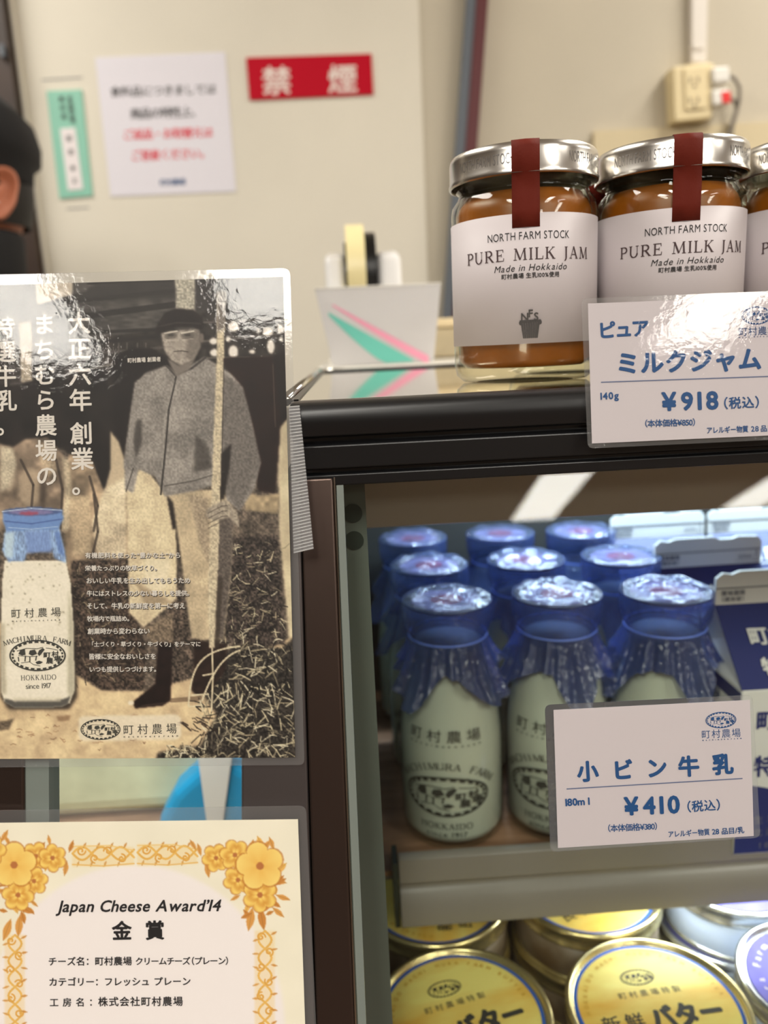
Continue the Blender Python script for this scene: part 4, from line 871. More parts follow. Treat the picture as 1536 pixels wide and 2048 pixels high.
def scroll_h(x0, x1, y, s):
    n = 30; aw.poly([(x0, y - 20), (x1, y - 16), (x1, y + 20), (x0, y + 24)], (244, 214, 150), 4, .45)
    for ph, c in ((0, GO), (PI, (238, 190, 100))): aw.stroke([(x0 + (x1 - x0) * i / n, y + 13 * math.sin(ph + 3.2 * PI * i / n) - 3) for i in range(n + 1)], 4.2, c, .9)
    for i, fx in enumerate((.14, .36, .58, .8)):
        x = x0 + (x1 - x0) * fx; spiral(x, y + (7 if i % 2 else -8), 9, 90 * i, 1.1 * s, 3, (228, 172, 84), s); leaf(x + 4, y - 14, 12, -60, (222, 156, 76)); leaf(x - 4, y + 12, 12, 110, (228, 170, 92))
    aw.stroke([(x0, y + 19), ((x0 + x1) / 2, y + 22), (x1, y + 17)], 3, (236, 190, 104), .8)
    aw.stroke([(x0, y - 17), (x0 * .4 + x1 * .6, y - 19), (x1, y - 9)], 2.4, (240, 204, 124), .8)
def scroll_v(x, y0, y1, s):
    n = 60; aw.poly([(x - 20, y0), (x + 20, y0), (x + 20, y1), (x - 20, y1)], (244, 214, 150), 4, .45)
    for ph, c in ((0, GO), (PI, (238, 190, 100))): aw.stroke([(x + 13 * math.sin(ph + 7.5 * PI * i / n), y0 + (y1 - y0) * i / n) for i in range(n + 1)], 4.2, c, .9)
    for i in range(9):
        y = y0 + (y1 - y0) * (i + .4) / 9; spiral(x + (8 if i % 2 else -8), y, 9, 70 * i, 1.1, 3, (228, 172, 84), s); leaf(x + 12, y - 4, 13, -30 + 20 * (i % 3), (222, 156, 76)); leaf(x - 12, y + 4, 13, 160 + 20 * (i % 3), (232, 172, 92))
scroll_h(145, 268, 1710, 1); scroll_h(275, 395, 1708, -1); scroll_v(30, 1870, 2130, 1); scroll_v(530, 1862, 2130, -1)
for (x, y, L_, a) in ((138, 1705, 26, -70), (134, 1722, 30, 100), (20, 1690, 22, -120), (2, 1684, 28, -60), (10, 1780, 34, 170), (40, 1830, 44, 95), (22, 1838, 46, 110), (60, 1800, 20, 40), (100, 1690, 20, -100),
                      (402, 1712, 26, -105), (412, 1722, 34, 80), (392, 1700, 24, -120), (498, 1712, 34, -75), (520, 1706, 34, -50), (548, 1700, 28, -110), (540, 1760, 34, 10), (545, 1770, 30, -25), (552, 1790, 30, 20), (520, 1815, 46, 80), (505, 1815, 48, 100), (545, 1815, 30, 40), (480, 1790, 22, 150)): leaf(x, y, L_, a, (208, 140, 68) if (x + y) % 2 else (222, 160, 84))
for _ in range(46):
    q = r.random(); 
    for x0_, sg in ((28, 1), (520, -1)):
        x = x0_ + sg * (q * 90 - 20) if _ % 2 else x0_ + r.uniform(-34, 34); y = 1715 + r.uniform(-20, 22) if _ % 2 else 1735 + q * 95
        leaf(x, y, r.uniform(16, 30), r.uniform(0, 360), (208, 140, 68) if _ % 3 else (236, 184, 96), .42)
for (x, y, R, p, ro, ru) in ((72, 1712, 21, 6, .2, 1), (105, 1716, 21, 6, .6, 1), (68, 1762, 21, 6, .2, 1), (36, 1790, 24, 6, .9, 1), (28, 1730, 34, 5, .3, 0), (-20, 1700, 24, 6, 0, 1),
                             (432, 1716, 21, 6, .2, 1), (470, 1710, 23, 6, .9, 1), (476, 1760, 22, 6, .3, 1), (520, 1790, 26, 6, .5, 1), (520, 1732, 36, 5, .5, 0)): flower(x, y, R, p, ro, ((250, 216, 116), (224, 164, 74)) if ru else ((252, 222, 128), (240, 186, 90)), ru)
aw.out('printed_border', painted('award_print', .5, .3), pp, AO + .00012, award, lambda P: np.stack([np.minimum(P[:, 0], 596 + (P[:, 1] - 1640) * .035), np.maximum(P[:, 1], 1645.5 - .012 * P[:, 0])], 1))
pp.sheet([(-50, 2121), (612.8, 2121), (622, 2320), (-50, 2320)], AO + .00012, .0001).out('lower_paper', mat('award_paper', (246, 240, 220), .5), award)
k = Ink(); k.text('Japan Cheese Award’14', (112, 1824), (440, 1822), 32.5, slant=.26, bold=.022, gap=.08)
k.text('金', (224, 1877), (264, 1876), 40, bold=.03); k.text('賞', (290, 1876), (328, 1875), 40, bold=.03)
k.text('チーズ名：町村農場', (96, 1930), (264, 1929), 18.5, bold=.02); k.text('クリームチーズ（プレーン）', (270, 1929), (460, 1928), 17, bold=.02)
k.text('カテゴリー：フレッシュ', (97, 1971), (300, 1970), 18.5, bold=.02); k.text('プレーン', (307, 1970), (382, 1969.5), 18.5, bold=.02)
k.text('工房名：', (99, 2012), (196, 2011), 18.5, bold=.02); k.text('株式会社町村農場', (196, 2011), (366, 2010), 20, bold=.02)
k.out('black_lettering', M['blk'], pp, AO + .00022, award)
pp.sheet(lamA, AO + .0008, .0003).out('cover_film', M['lamp2'], award)

# ================================================================== PRICE CARDS
def price_card(plane, lift, paper, lam, label, draw):
    base = plane.at([((lam[2][0] + lam[3][0]) / 2, (lam[2][1] + lam[3][1]) / 2)], lift)[0]
    t = thing('price_card', base, label, 'price card')
    L_ = round_rect(lam, 13); plane.sheet(L_, lift, .0004).out('laminate', M['lam'], t)
    plane.sheet(paper, lift + .0003, .0002).out('paper', M['cardpaper'], t)
    a, b = Ink(), Ink(); draw(a, b); a.out('blue_lettering', M['ink'], plane, lift + .0004, t); b.out('rule', M['inkl'], plane, lift + .0004, t)
    plane.sheet(L_, lift + .0008, .0003).out('cover_film', M['lamc'], t); return t
def draw1(k, q):
    k.text('ピュア', (1196, 675), (1300, 669), 37, bold=.035); k.text('ミルクジャム', (1232, 745), (1524, 735), 48, bold=.04)
    q.line((1202, 764.5), (1560, 752), 2.2); k.text('140g', (1201, 799), (1238, 797), 19, bold=.035)
    k.text('¥918', (1323, 821), (1438, 817), 49, bold=.035); k.text('（税込）', (1443, 816), (1524, 813), 25, bold=.02)
    k.text('（本体価格¥850）', (1287, 853), (1394, 850), 16, bold=.018); k.text('アレルギー物質', (1413, 866), (1497, 863), 14, bold=.02); k.text('28', (1502, 863), (1518, 862.5), 15, bold=.02); k.text('品目/乳', (1521, 862.5), (1568, 860), 14, bold=.02)
    k.logo((1513, 631), 29, 17.5, -.04); k.text('町村農場', (1477, 671), (1554, 667), 19); k.text('MACHIMURA FARM', (1478, 674 + 2), (1554, 671 + 2), 3.2, bold=.05)
def draw2(k, q):
    for ch, x, y in (('小', 1155, 1560), ('ビ', 1225, 1557), ('ン', 1293, 1553), ('牛', 1357, 1550), ('乳', 1425, 1546)): k.text(ch, (x, y), (x + 43, y - 2.5), 43, bold=.04)
    q.line((1133, 1578), (1485, 1557), 2.2); k.text('180m l', (1131, 1612), (1180, 1609), 20, bold=.035)
    k.text('¥410', (1248, 1630), (1361, 1625), 48, bold=.035); k.text('（税込）', (1370, 1623), (1446, 1618), 24, bold=.02)
    k.text('（本体価格¥380）', (1213, 1663), (1318, 1658), 16, bold=.018); k.text('アレルギー物質', (1336, 1674), (1420, 1669), 14, bold=.02); k.text('28', (1424, 1669), (1439, 1668), 15, bold=.02); k.text('品目/乳', (1443, 1668), (1489, 1665), 14, bold=.02)
    k.logo((1442, 1440), 30, 15.5, -.05); k.text('町村農場', (1403, 1476), (1482, 1472), 18.5); k.text('MACHIMURA FARM', (1405, 1482), (1483, 1478), 3.2, bold=.05)
cp1 = Plane((0, .2525, 1.19), GN)
price_card(cp1, 0, [(1176, 607), (1571, 592), (1581, 869), (1184, 887)], [(1163, 597), (1590, 580), (1598, 877), (1176, 897)], 'laminated price card reading 918 yen standing before the jam jars', draw1)
price_card(gp, .0035, [(1107, 1420), (1500, 1400), (1507.5, 1672), (1116, 1696)], [(1090, 1410), (1505, 1390), (1521, 1675), (1101, 1704)], 'laminated price card reading 410 yen on the glass before the milk bottles', draw2)

# ================================================================== JAM JARS
def cyl_text(s, u0, u1, z, size, R, **kw):
    V, Fc = layout(s, u1 - u0, size, **kw); a = -PI / 2 + (V[:, 0] + u0) / R
    Q = R + V[:, 2] * LAY; return np.stack([Q * np.cos(a), Q * np.sin(a), z + V[:, 1]], 1), Fc
JR, JH = .029, .0875
def make_jar():
    t = thing('jam_jar', (0, 0, 0), 'x', 'jar', 'jam jars on the counter')
    out = [(.020, 0), (.0255, .0006), (.0282, .003), (JR, .007), (JR, .0665), (.0285, .0695), (.0262, .0725), (.0255, .0745), (.0268, .0755), (.0255, .077), (.0262, .0782), (.0255, .084)]
    inn = [(.0238, .084), (.0240, .0745), (.0262, .070), (.0272, .066), (.0272, .0085), (.024, .006), (.0, .0055)]
    o = G().lathe(out + inn, 64).out('glass_body', M['jarglass'], t, True)
    G().lathe([(0, .0058), (.0238, .0062), (.0268, .0088), (.02685, .0655), (.0258, .0688), (.0238, .0712), (.0234, .0724), (0, .0722)], 64).out('jam', M['jam'], t, True)
    G().lathe([(JR + .0001, .0152), (JR + .0003, .0152), (JR + .0003, .0625), (JR + .0001, .0625)], 96, close=True).out('label', M['label'], t, True)
    lid = G().lathe([(.0, .0868), (.0262, .0868), (.0268, .0878), (.0282, .0878), (.0290, .0868), (.0293, .0852), (.0293, .0785), (.0297, .0778), (.0296, .0768), (.0288, .0765), (.0284, .0775), (.0282, .0835), (0, .0838)], 96).out('lid', M['lid'], t); autosmooth(lid, 50)
    for kk in range(4):
        g = G(); V, Fc = cyl_text('NORTH FARM STOCK', -.0055 - .0235 + kk * .046, .0195 - .0235 + kk * .046, .0802, .0054, .02938, gap=.12); g.add(V, Fc); g.out('lid_lettering', M['lidtext'], lid)
    # paper strap over lid and neck
    w_ = .0051; path = [(-.0275, .0884), (-.0290, .0878), (-.0297, .0858), (-.0299, .0772), (-.0294, .0768), (-.0298, .0700), (-.0296, .064), (-.02955, .0575)]
    V = []; 
    back = [(0.01, .0884)]
    for y, z in back + path: V += [(-w_ , y, z), (0, y - .0003, z), (w_, y, z)]
    V = np.array(V)
    for i in range(len(V)):                                  # wrap to the round
        x, y, z = V[i]; 
        if y < -.02: V[i, 1] = -math.sqrt(max(1e-8, y * y - x * x))
    Fc = [(i * 3 + j, (i + 1) * 3 + j, (i + 1) * 3 + j + 1, i * 3 + j + 1) for i in range(len(path)) for j in range(2)]
    V[:, 0] += 0.0
    o = mesh('strap', V, Fc, M['strap'], t, True); o.modifiers.new('s', 'SOLIDIFY').thickness = .0002
    R = JR + .00050; g = G()
    for a in (cyl_text('NORTH FARM STOCK', -.0150, .0172, .0532, .0040, R, gap=.13), cyl_text('Made in Hokkaido', -.0125, .0160, .0420, .0034, R, slant=.25, gap=.14), cyl_text('町村農場 生乳100%使用', -.0095, .0128, .0395, .0021, R, bold=.015)): g.add(*a)
    g.out('black_lettering', M['blk'], t)
    g = G(); g.add(*cyl_text('PURE MILK JAM', -.0255, .0275, .0459, .0061, R, font='serif', gap=.1, space=.45)); g.out('brown_lettering', M['brownink'], t)
    # little basket emblem
    k = Ink(); [k.poly([(-.0037 + .0074 * i / 8, .0062), (-.0037 + .0074 * (i + .86) / 8, .0062), (-.0028 + .0056 * (i + .86) / 8, 0), (-.0028 + .0056 * i / 8, 0)]) for i in range(8)]; k.ell((-.0036, .0058), .0007, .0009); k.ell((.0036, .0058), .0007, .0009); [k.line((-.004 + .001 * i, .0064), (-.003 + .001 * i, .0064), .0008) for i in range(8)]
    for ch, x, y in (('N', -.0034, .0066), ('F', -.0006, .0078), ('S', .0014, .0066)): k.text(ch, (x, y), (x + .0022, y), .0040, up=(0, 1), gap=0, bold=.02)
    V = np.vstack(k.V); a = -PI / 2 + (V[:, 0] + .0014) / R; g = G(); g.add(np.stack([(R + V[:, 2] * LAY) * np.cos(a), (R + V[:, 2] * LAY) * np.sin(a), .0172 + V[:, 1]], 1), k.F); g.out('basket_emblem', M['basket'], t)
    return t
jar0 = make_jar()
JX, JY = .0735, .3295
jars = [(JX, JY, -10.5, 'full jam jar standing left of the price card, its whole label showing'), (JX + .0605, JY + .001, -10, 'jam jar half hidden behind the price card, beside the leftmost jar'), (JX + .1215, JY + .001, -19, 'jam jar cut off by the right picture edge, only its left part showing'),
        (JX + .034, JY + .0535, 8, 'jam jar in the second row, glimpsed in the gap between the two front jars'), (JX + .095, JY + .0545, -9, 'jam jar in the second row, behind the cut off jar'), (JX + .156, JY + .054, 0, 'jam jar of the second row beyond the right picture edge')]
for i, (x, y, rz, lb) in enumerate(jars[:5]):
    o = jar0 if i == 0 else copy_tree(jar0)
    o.location = (x, y, ZT); o.rotation_euler = (0, 0, math.radians(rz)); o['label'] = lb

# ================================================================== MILK BOTTLES
BR = .0312; BH = .1475
def make_bottle(variant):
    rr = np.random.default_rng(40 + variant)
    t = thing('milk_bottle', (0, 0, 0), 'x', 'milk bottle', 'milk bottles on the shelf')
    out = [(.022, 0), (.0268, .0008), (.0298, .004), (BR, .010), (BR, .058), (.0308, .070), (.0292, .084), (.0262, .099), (.0232, .111), (.0215, .119), (.0211, .126), (.0218, .1305), (.0245, .1345), (.0250, .139), (.0248, .144), (.0238, .1468), (.0215, .1475)]
    inn = [(.0200, .1460), (.0195, .126), (.0200, .118), (.0218, .110), (.0250, .097), (.0282, .082), (.0300, .068), (.0303, .058), (.0303, .011), (.0285, .006), (.022, .0042), (0, .0040)]
    G().lathe(out + inn, 56).out('glass_body', M['bglass'], t, True)
    m = [(0, .0042), (.022, .0045), (.0284, .0064), (.03015, .0112), (.03015, .058), (.0298, .068), (.0280, .082), (.0248, .097), (.0216, .110), (.0198, .118), (.0194, .122), (0, .122)]
    G().lathe(m, 56).out('milk', M['milk'], t, True)
    G().lathe([(0, .1425), (.0196, .1425), (.0198, .1455), (.0, .1458)], 40).out('paper_cap', M['capw'], t)
    o = G().lathe([(.0, .14585), (.0095, .14585), (.0, .1461)], 32).out('red_print', M['cap'], t)
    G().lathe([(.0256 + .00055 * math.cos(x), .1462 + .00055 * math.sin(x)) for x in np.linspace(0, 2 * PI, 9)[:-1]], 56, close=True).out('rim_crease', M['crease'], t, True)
    # blue film: crinkled top
    V = []; nr, na = 16, 72; Fc = []
    ph = rr.uniform(0, 6, 8)
    for i in range(nr + 1):
        f = i / nr; R = .0256 * f
        for j in range(na):
            a = 2 * PI * j / na; x, y = R * math.cos(a), R * math.sin(a)
            z = .1478 + (.0004 + .0012 * (variant > 0)) * (1 - f * f) + (.0010 + .0014 * (variant > 0)) * (.35 + .65 * f) * (math.sin(260 * x + 120 * y + ph[0]) * math.sin(190 * y - 90 * x + ph[1]) + .6 * math.sin(420 * y + 200 * x + ph[2])) * (1 - f ** 6)
            if f > .9: z -= .0012 * ((f - .9) / .1) ** 2
            V.append((x, y, z))
    for i in range(nr):
        for j in range(na): Fc.append((i * na + j, (i + 1) * na + j, (i + 1) * na + (j + 1) % na, i * na + (j + 1) % na))
    mesh('film_top', V, Fc, M['filmtop'], t, True)
    # film wrapped over the rim, tied at the neck and flaring into a pleated skirt with pointed corners
    V = []; Fc = []; rows = [(0, .0257, .1466), (0, .0262, .143), (0, .0262, .138), (.05, .0258, .1335), (.2, .0245, .1295), (.45, .0226, .1262), (.35, .0226, .1250)]
    ns = 12; na = 160
    rot = rr.uniform(0, PI / 2)
    for r_ in range(len(rows) + ns):
        for j in range(na):
            a = 2 * PI * j / na; pl = math.sin(17 * a + ph[3]) + .7 * math.sin(29 * a + ph[4]) + .5 * math.sin(9 * a + ph[5])
            if r_ < len(rows): q, R, z = rows[r_]; R += .0006 * q * pl
            else:
                f = (r_ - len(rows) + 1) / ns; corner = abs(math.cos(2 * (a - rot))) ** 3
                hem = .017 + .021 * corner + .0025 * math.sin(7 * a + ph[6]); drop = hem * f
                R = .0229 + (.0022 + .30 * drop + .0018 * corner * math.sin(3 * a + ph[7])) * (f ** .8) + .0021 * pl * f ** .6; z = .1250 - drop * (.97 - .05 * math.sin(5 * a))
                zb = z; rb = np.interp(zb, [.058, .070, .084, .099, .111, .119, .126], [.0312, .0308, .0292, .0262, .0232, .0215, .0211]); R = max(R, rb + .0005)
            V.append((R * math.cos(a), R * math.sin(a), z))
    nrw = len(rows) + ns
    for i in range(nrw - 1):
        for j in range(na): Fc.append((i * na + j, i * na + (j + 1) % na, (i + 1) * na + (j + 1) % na, (i + 1) * na + j))
    mesh('film_skirt', V, Fc, M['film'], t, True)
    G().lathe([(.0229 + .0006 * math.cos(x), .1256 + .0006 * math.sin(x)) for x in np.linspace(0, 2 * PI, 9)[:-1]], 48, close=True).out('band', mat('band_blue', (120, 150, 240), .3), t, True)
    # print: farm name, small romanised line, arched name, oval emblem, place and year
    k = Ink()
    k.text('町村農場', (-.0165, .0585), (.0165, .0585), .0068, up=(0, 1)); k.text('MACHIMURA FARM', (-.016, .0555), (.016, .0555), .0014, up=(0, 1), bold=.04)
    n = 14
    for i, ch in enumerate('MACHIMURA FARM'):
        if ch == ' ': continue
        a = math.radians(143 - 106 * i / 13); p = np.array([.0235 * math.cos(a), .0235 + .0215 * math.sin(a) - .0015]); tg = np.array([math.sin(a), -math.cos(a) * .85]); tg /= np.linalg.norm(tg); wd = SER[ch][0] * .0052; p = p - tg * wd / 2
        k.text(ch, p, p + tg * wd, .0052, up=(-tg[1], tg[0]), font='serif', gap=0)
    k.logo((0, .0285), .0188, .0105, 0, -1); k.text('HOKKAIDO', (-.0115, .0105), (.0115, .0105), .0048, up=(0, 1), font='serif'); k.text('since 1917', (-.009, .0062), (.009, .0062), .0040, up=(0, 1))
    V = np.vstack(k.V); V[:, 0] *= 1.38; V[:, 1] = (V[:, 1] - .0285) * 1.15 + .0372; R = np.interp(V[:, 1], [.004, .010, .058, .070, .084], [.0298, BR, BR, .0308, .0292]) + .00012 + V[:, 2] * LAY; a = -PI / 2 + V[:, 0] / BR
    mesh('print', np.stack([R * np.cos(a), R * np.sin(a), V[:, 1]], 1), k.F, M['print'], t)
    return t
bottles = [make_bottle(v) for v in range(3)]
bspots = []
blab = {(0, 0): 'front milk bottle nearest the left post, its whole printed emblem showing', (0, 1): 'front milk bottle beside the leftmost one, lower half behind the price card', (0, 2): 'front milk bottle beside the navy carton, above the price card',
        (1, 0): 'second-row milk bottle behind the leftmost front bottle', (1, 1): 'second-row milk bottle behind the gap between the first two front bottles', (1, 2): 'second-row milk bottle behind the front bottle that stands by the carton',
        (2, 0): 'third-row milk bottle in the left rear corner under the steel canopy', (2, 1): 'third-row milk bottle in the middle under the steel canopy', (2, 2): 'third-row milk bottle next to the rearmost cartons'}
capxy = {(0, 0): (.049, .4284), (0, 1): (.1135, .4275), (0, 2): (.1755, .421), (1, 0): (.0462, .5015), (1, 1): (.1118, .5005), (1, 2): (.1752, .4965), (2, 0): (.0412, .5766), (2, 1): (.1089, .577), (2, 2): (.1698, .5708)}
used = [False] * 3
for n_, ((r_, c_), (x, y)) in enumerate(capxy.items()):
    v = (c_ + r_) % 3
    o = bottles[v] if not used[v] else copy_tree(bottles[v]); used[v] = True
    o.location = (x, y, ZSH); o.rotation_euler = (0, 0, math.radians((-14, -22, 2)[c_] if r_ == 0 else (-40, 35, 80)[c_] + 30 * r_)); o['label'] = blab[(r_, c_)]

# ================================================================== MILK CARTONS
def make_carton():
    t = thing('milk_carton', (0, 0, 0), 'x', 'milk carton', 'milk cartons on the shelf')
    W, D, HB, HR, HF = .0365, .036, .101, .1385, .157
    g = G(); g.box((-W, -D, 0), (W, D, HB)); o = g.out('carton_body', M['cw'], t); bevel(o, .0012)
    # roof: two slopes front and back, folded-in gable ends
    V = [(-W, -D, HB), (W, -D, HB), (W, D, HB), (-W, D, HB), (-W, 0, HR), (W, 0, HR), (-W + .018, 0, HB + .012), (W - .018, 0, HB + .012)]
    mesh('roof_panel', [V[0], V[1], V[5], V[4]], [(0, 1, 2, 3)], M['cb'], t).modifiers.new('s', 'SOLIDIFY').thickness = .0006
    mesh('roof_panel', [V[2], V[3], V[4], V[5]], [(0, 1, 2, 3)], M['cb'], t).modifiers.new('s', 'SOLIDIFY').thickness = .0006
    for s in (-1, 1):
        A = [(s * W, -D, HB), (s * W, D, HB), (s * W, 0, HR), (s * (W - .012), 0, HB + .016)]
        mesh('gable_fold', A, [(0, 3, 2), (3, 1, 2), (0, 1, 3)], M['cw'], t)
    k = Ink(); k.ring((0, 0), .0075, .0095, .0006); 
    V = np.vstack(k.V); V3 = np.stack([np.full(len(V), -W + .0022 - .012 * .35 * (V[:, 1] * 0 + .5)), V[:, 0] - .010, HB + .017 + V[:, 1]], 1)
    fin = [(-W, HR - .001), (W, HR - .001), (W, HF - .0045), (W - .003, HF - .001), (W * .55, HF - .0004), (W * .45, HF - .0018), (W * .2, HF - .0018), (W * .1, HF), (-W + .014, HF), (-W + .009, HF - .0018), (-W + .004, HF - .0008), (-W, HF - .004)]
    g = G().extrude([(x, -.0012, z) for x, z in fin], (0, .0024, 0)); f = g.out('top_fin', M['cw'], t)
    G().box((-W, -.0017, HR + .0085), (W, -.0013, HR + .0092)).out('crease', M['cgrey'], f)
    k = Ink(); k.text('賞味期限', (-W + .003, .0048), (-W + .017, .0048), .0033, up=(0, 1), bold=.03); k.text('（開封前）', (-W + .003, .0012), (-W + .017, .0012), .0030, up=(0, 1), bold=.03); k.text('OPEN', (W - .016, .003), (W - .007, .003), .003, up=(0, 1), bold=.03); k.line((W - .005, .001), (W - .002, .001), .0004); k.line((W - .005, .001), (W - .0035, .0085), .0004); k.line((W - .002, .001), (W - .0035, .0085), .0004); k.line((W - .018, .0015), (W - .0055, .0015), .0003)
    V = np.vstack(k.V); mesh('fin_print', np.stack([V[:, 0], -.00185 - V[:, 2] * LAY, HR + V[:, 1]], 1), k.F, M['cgrey'], f)
    # print on the navy slope and on the front
    sl = np.array([0, D, HR - HB]); sl = sl / np.linalg.norm(sl); nrm = np.array([0, -sl[2], sl[1]])
    k = Ink(); k.text('町村農場', (-.024, .026), (.024, .026), .0115, up=(0, 1), bold=.03); k.text('特選牛乳', (-.022, .008), (.022, .008), .011, up=(0, 1), bold=.03); k.line((-.012, .0225), (.012, .0225), .0007)
    V = np.vstack(k.V); P = np.array([0, -D, HB]) + V[:, :1] * np.array([1, 0, 0]) + V[:, 1:2] * sl + nrm * (.0008 + V[:, 2:] * LAY); mesh('roof_lettering', P, k.F, M['cw'], t)
    k = Ink(); k.text('町村農場', (-.028, .078), (.028, .078), .0125, up=(0, 1), bold=.03); k.text('特選牛乳', (-.028, .050), (.028, .050), .0135, up=(0, 1), bold=.03)
    V = np.vstack(k.V); mesh('front_lettering', np.stack([V[:, 0], -D - .0003 - V[:, 2] * LAY, V[:, 1]], 1), k.F, M['cb'], t)
    # navy wave over the lower half of the front and navy corner line
    n = 24; top = [(-W + .0002 + 2 * (W - .0002) * i / n, .034 + .010 * math.cos(PI * i / n)) for i in range(n + 1)]
    mesh('wave_print', [(x, -D - .00015, z) for x, z in [(W - .0002, .001), (-W + .0002, .001)] + top], [list(range(n + 3))], M['cb'], t)
    G().box((-W - .0002, -D + .0005, HB - .010), (-W - .00005, D - .0005, HB - .002)).out('eave_line', M['cb'], t)
    k = Ink(); k.text('生乳100%使用', (-.026, .020), (.022, .020), .0055, up=(0, 1)); k.text('北海道町村農場', (-.026, .012), (.022, .012), .0055, up=(0, 1)); k.text('1000ml', (-.022, .004), (.002, .004), .005, up=(0, 1))
    V = np.vstack(k.V); mesh('wave_lettering', np.stack([V[:, 0], -D - .0005 - V[:, 2] * LAY, V[:, 1]], 1), k.F, M['cgrey'], t)
    k = Ink(); k.text('町村農場', (-.026, .07), (.004, .07), .006, up=(0, 1)); k.text('牛乳', (-.026, .056), (-.008, .056), .006, up=(0, 1)); k.logo((.0, .088), .012, .006, 0, -1)
    V = np.vstack(k.V); mesh('side_lettering', np.stack([-W - .0003 - V[:, 2] * LAY, -V[:, 0], V[:, 1]], 1), k.F, M['cb'], t)
    return t
cart = make_carton()
cs = [(.2385, .416, 0, 'navy and white milk carton at the front, nearest the price card'), (.2325, .492, 1, 'milk carton standing right behind the frontmost carton'), (.2300, .572, 0, 'rear milk carton, left of the two in the back row'), (.3065, .573, 0, 'rear milk carton at the right picture edge'), (.315, .494, 0, 'milk carton at the right edge, beside the second carton')]
for i, (x, y, rz, lb) in enumerate(cs[:4]):
    o = cart if i == 0 else copy_tree(cart); o.location = (x, y, ZSH); o.rotation_euler = (0, 0, math.radians(rz)); o['label'] = lb

# ================================================================== TINS
TH = .036
def make_tin(R, kind):
    gold = kind == 'butter'
    t = thing('butter_tin' if gold else 'cream_cheese_tin', (0, 0, 0), 'x', 'tin', 'tins on the lower deck')
    rim, side = (M['gold'], M['tinside']) if gold else (M['silver'], M['tinwhite'])
    G().lathe([(0, .0), (R - .002, 0), (R - .0015, .001), (R - .0015, TH - .008), (0, TH - .008)], 72).out('tin_body', side, t, True)
    G().lathe([(R - .003, .0), (R - .0003, .0002), (R, .0012), (R - .0006, .0026), (R - .0013, .0030)], 72).out('bottom_rim', rim, t, True)
    li = G().lathe([(R - .001, TH - .012), (R + .0002, TH - .0115), (R + .0006, TH - .0105), (R + .0002, TH - .0095), (R - .0003, TH - .008), (R - .0003, TH - .0045), (R + .0004, TH - .0035), (R + .0005, TH - .0012), (R - .0005, TH), (R - .0020, TH), (R - .0028, TH - .0008), (R - .0032, TH - .0024), (R - .0036, TH - .0028), (0, TH - .0028)], 96).out('lid', rim, t, True)
    autosmooth(li, 60); z = TH - .0026; r0 = R - .0042
    if gold:
        G().lathe([(r0, z), (r0 + .00005, z + .0001), (r0 - .0017, z + .0001), (r0 - .0017, z)], 96, close=True).out('blue_ring', M['blueline'], li)
        G().lathe([(0, z), (r0 - .0018, z), (r0 - .0018, z + .00008), (0, z + .00008)], 96).out('printed_panel', M['yellow'], li)
        k = Ink(); k.logo((-.002, .021), .0095, .0052, 0, -1); k.text('町村農場特製', (-.0175, .0085), (.0175, .0085), .0046, up=(0, 1), gap=.2)
        k.text('バター', (-.007, -.012), (.033, -.012), .0155, up=(0, 1), bold=.055); k.text('新鮮', (-.033, -.010), (-.010, -.010), .0105, up=(0, 1), bold=.01); k.text('良品', (-.031, -.022), (-.008, -.022), .0095, up=(0, 1), bold=.01)
        V = np.vstack(k.V); mesh('black_lettering', np.stack([V[:, 0], V[:, 1], z + .00022 + V[:, 2] * LAY], 1), k.F, M['print'], li)
        k = Ink(); s = 'HOKKAIDO MACHI MURA FARM BUTTER'
        for i, ch in enumerate(s):
            if ch == ' ': continue
            a = math.radians(176 - 172 * i / (len(s) - 1)); rr_ = .0362 * R / .0475; p = np.array([rr_ * math.cos(a), rr_ * math.sin(a)]); tg = np.array([math.sin(a), -math.cos(a)]); p = p - tg * .0012
            k.text(ch, p, p + tg * .0024, .0032, up=(-tg[1], tg[0]), gap=0, bold=.03)
        V = np.vstack(k.V); mesh('gold_lettering', np.stack([V[:, 0], V[:, 1], z + .0002 + V[:, 2] * LAY], 1), k.F, M['goldtext'], li)
    else:
        G().lathe([(0, z), (r0 - .001, z), (r0 - .001, z + .00008), (0, z + .00008)], 96).out('printed_panel', M['purple'], li)
        k = Ink(); s = 'Machimura Farm Cream Cheese'
        for i, ch in enumerate(s):
            if ch == ' ': continue
            a = math.radians(215 - 250 * i / (len(s) - 1)); rr_ = r0 * .78; p = np.array([rr_ * math.cos(a), rr_ * math.sin(a)]); tg = np.array([math.sin(a), -math.cos(a)]); p = p - tg * .0015; k.text(ch, p, p + tg * .003, .0052, up=(-tg[1], tg[0]), gap=0, bold=.02)
        k.logo((0, .002), r0 * .4, r0 * .22, 0, -1)
        V = np.vstack(k.V); mesh('white_lettering', np.stack([V[:, 0], V[:, 1], z + .0002 + V[:, 2] * LAY], 1), k.F, M['paper'], li)
    return t
bt = make_tin(.0475, 'butter'); first = True
stacks = [(.0407, .3425, 14, ('yellow butter tin at the front left, topmost of its stack', 'lower butter tin under the front left yellow lid')), (.1445, .3395, 4, ('yellow butter tin at the front beside the purple tin, topmost of its stack', 'lower butter tin under the front lid beside the purple tin')),
          (.0365, .4385, 84, ('yellow butter tin behind the front left one, half under the price rail', 'lower butter tin in the rear left stack by the post')), (.1345, .4365, 20, ('yellow butter tin in the rear row, middle of the rail', 'lower butter tin in the rear middle stack'))]
for x, y, rz, lbs in stacks:
    for lvl in (1, 0):
        o = bt if first else copy_tree(bt); first = False
        o.location = (x, y, ZDECK + TH * lvl); o.rotation_euler = (0, 0, math.radians(rz)); o['label'] = lbs[1 - lvl]
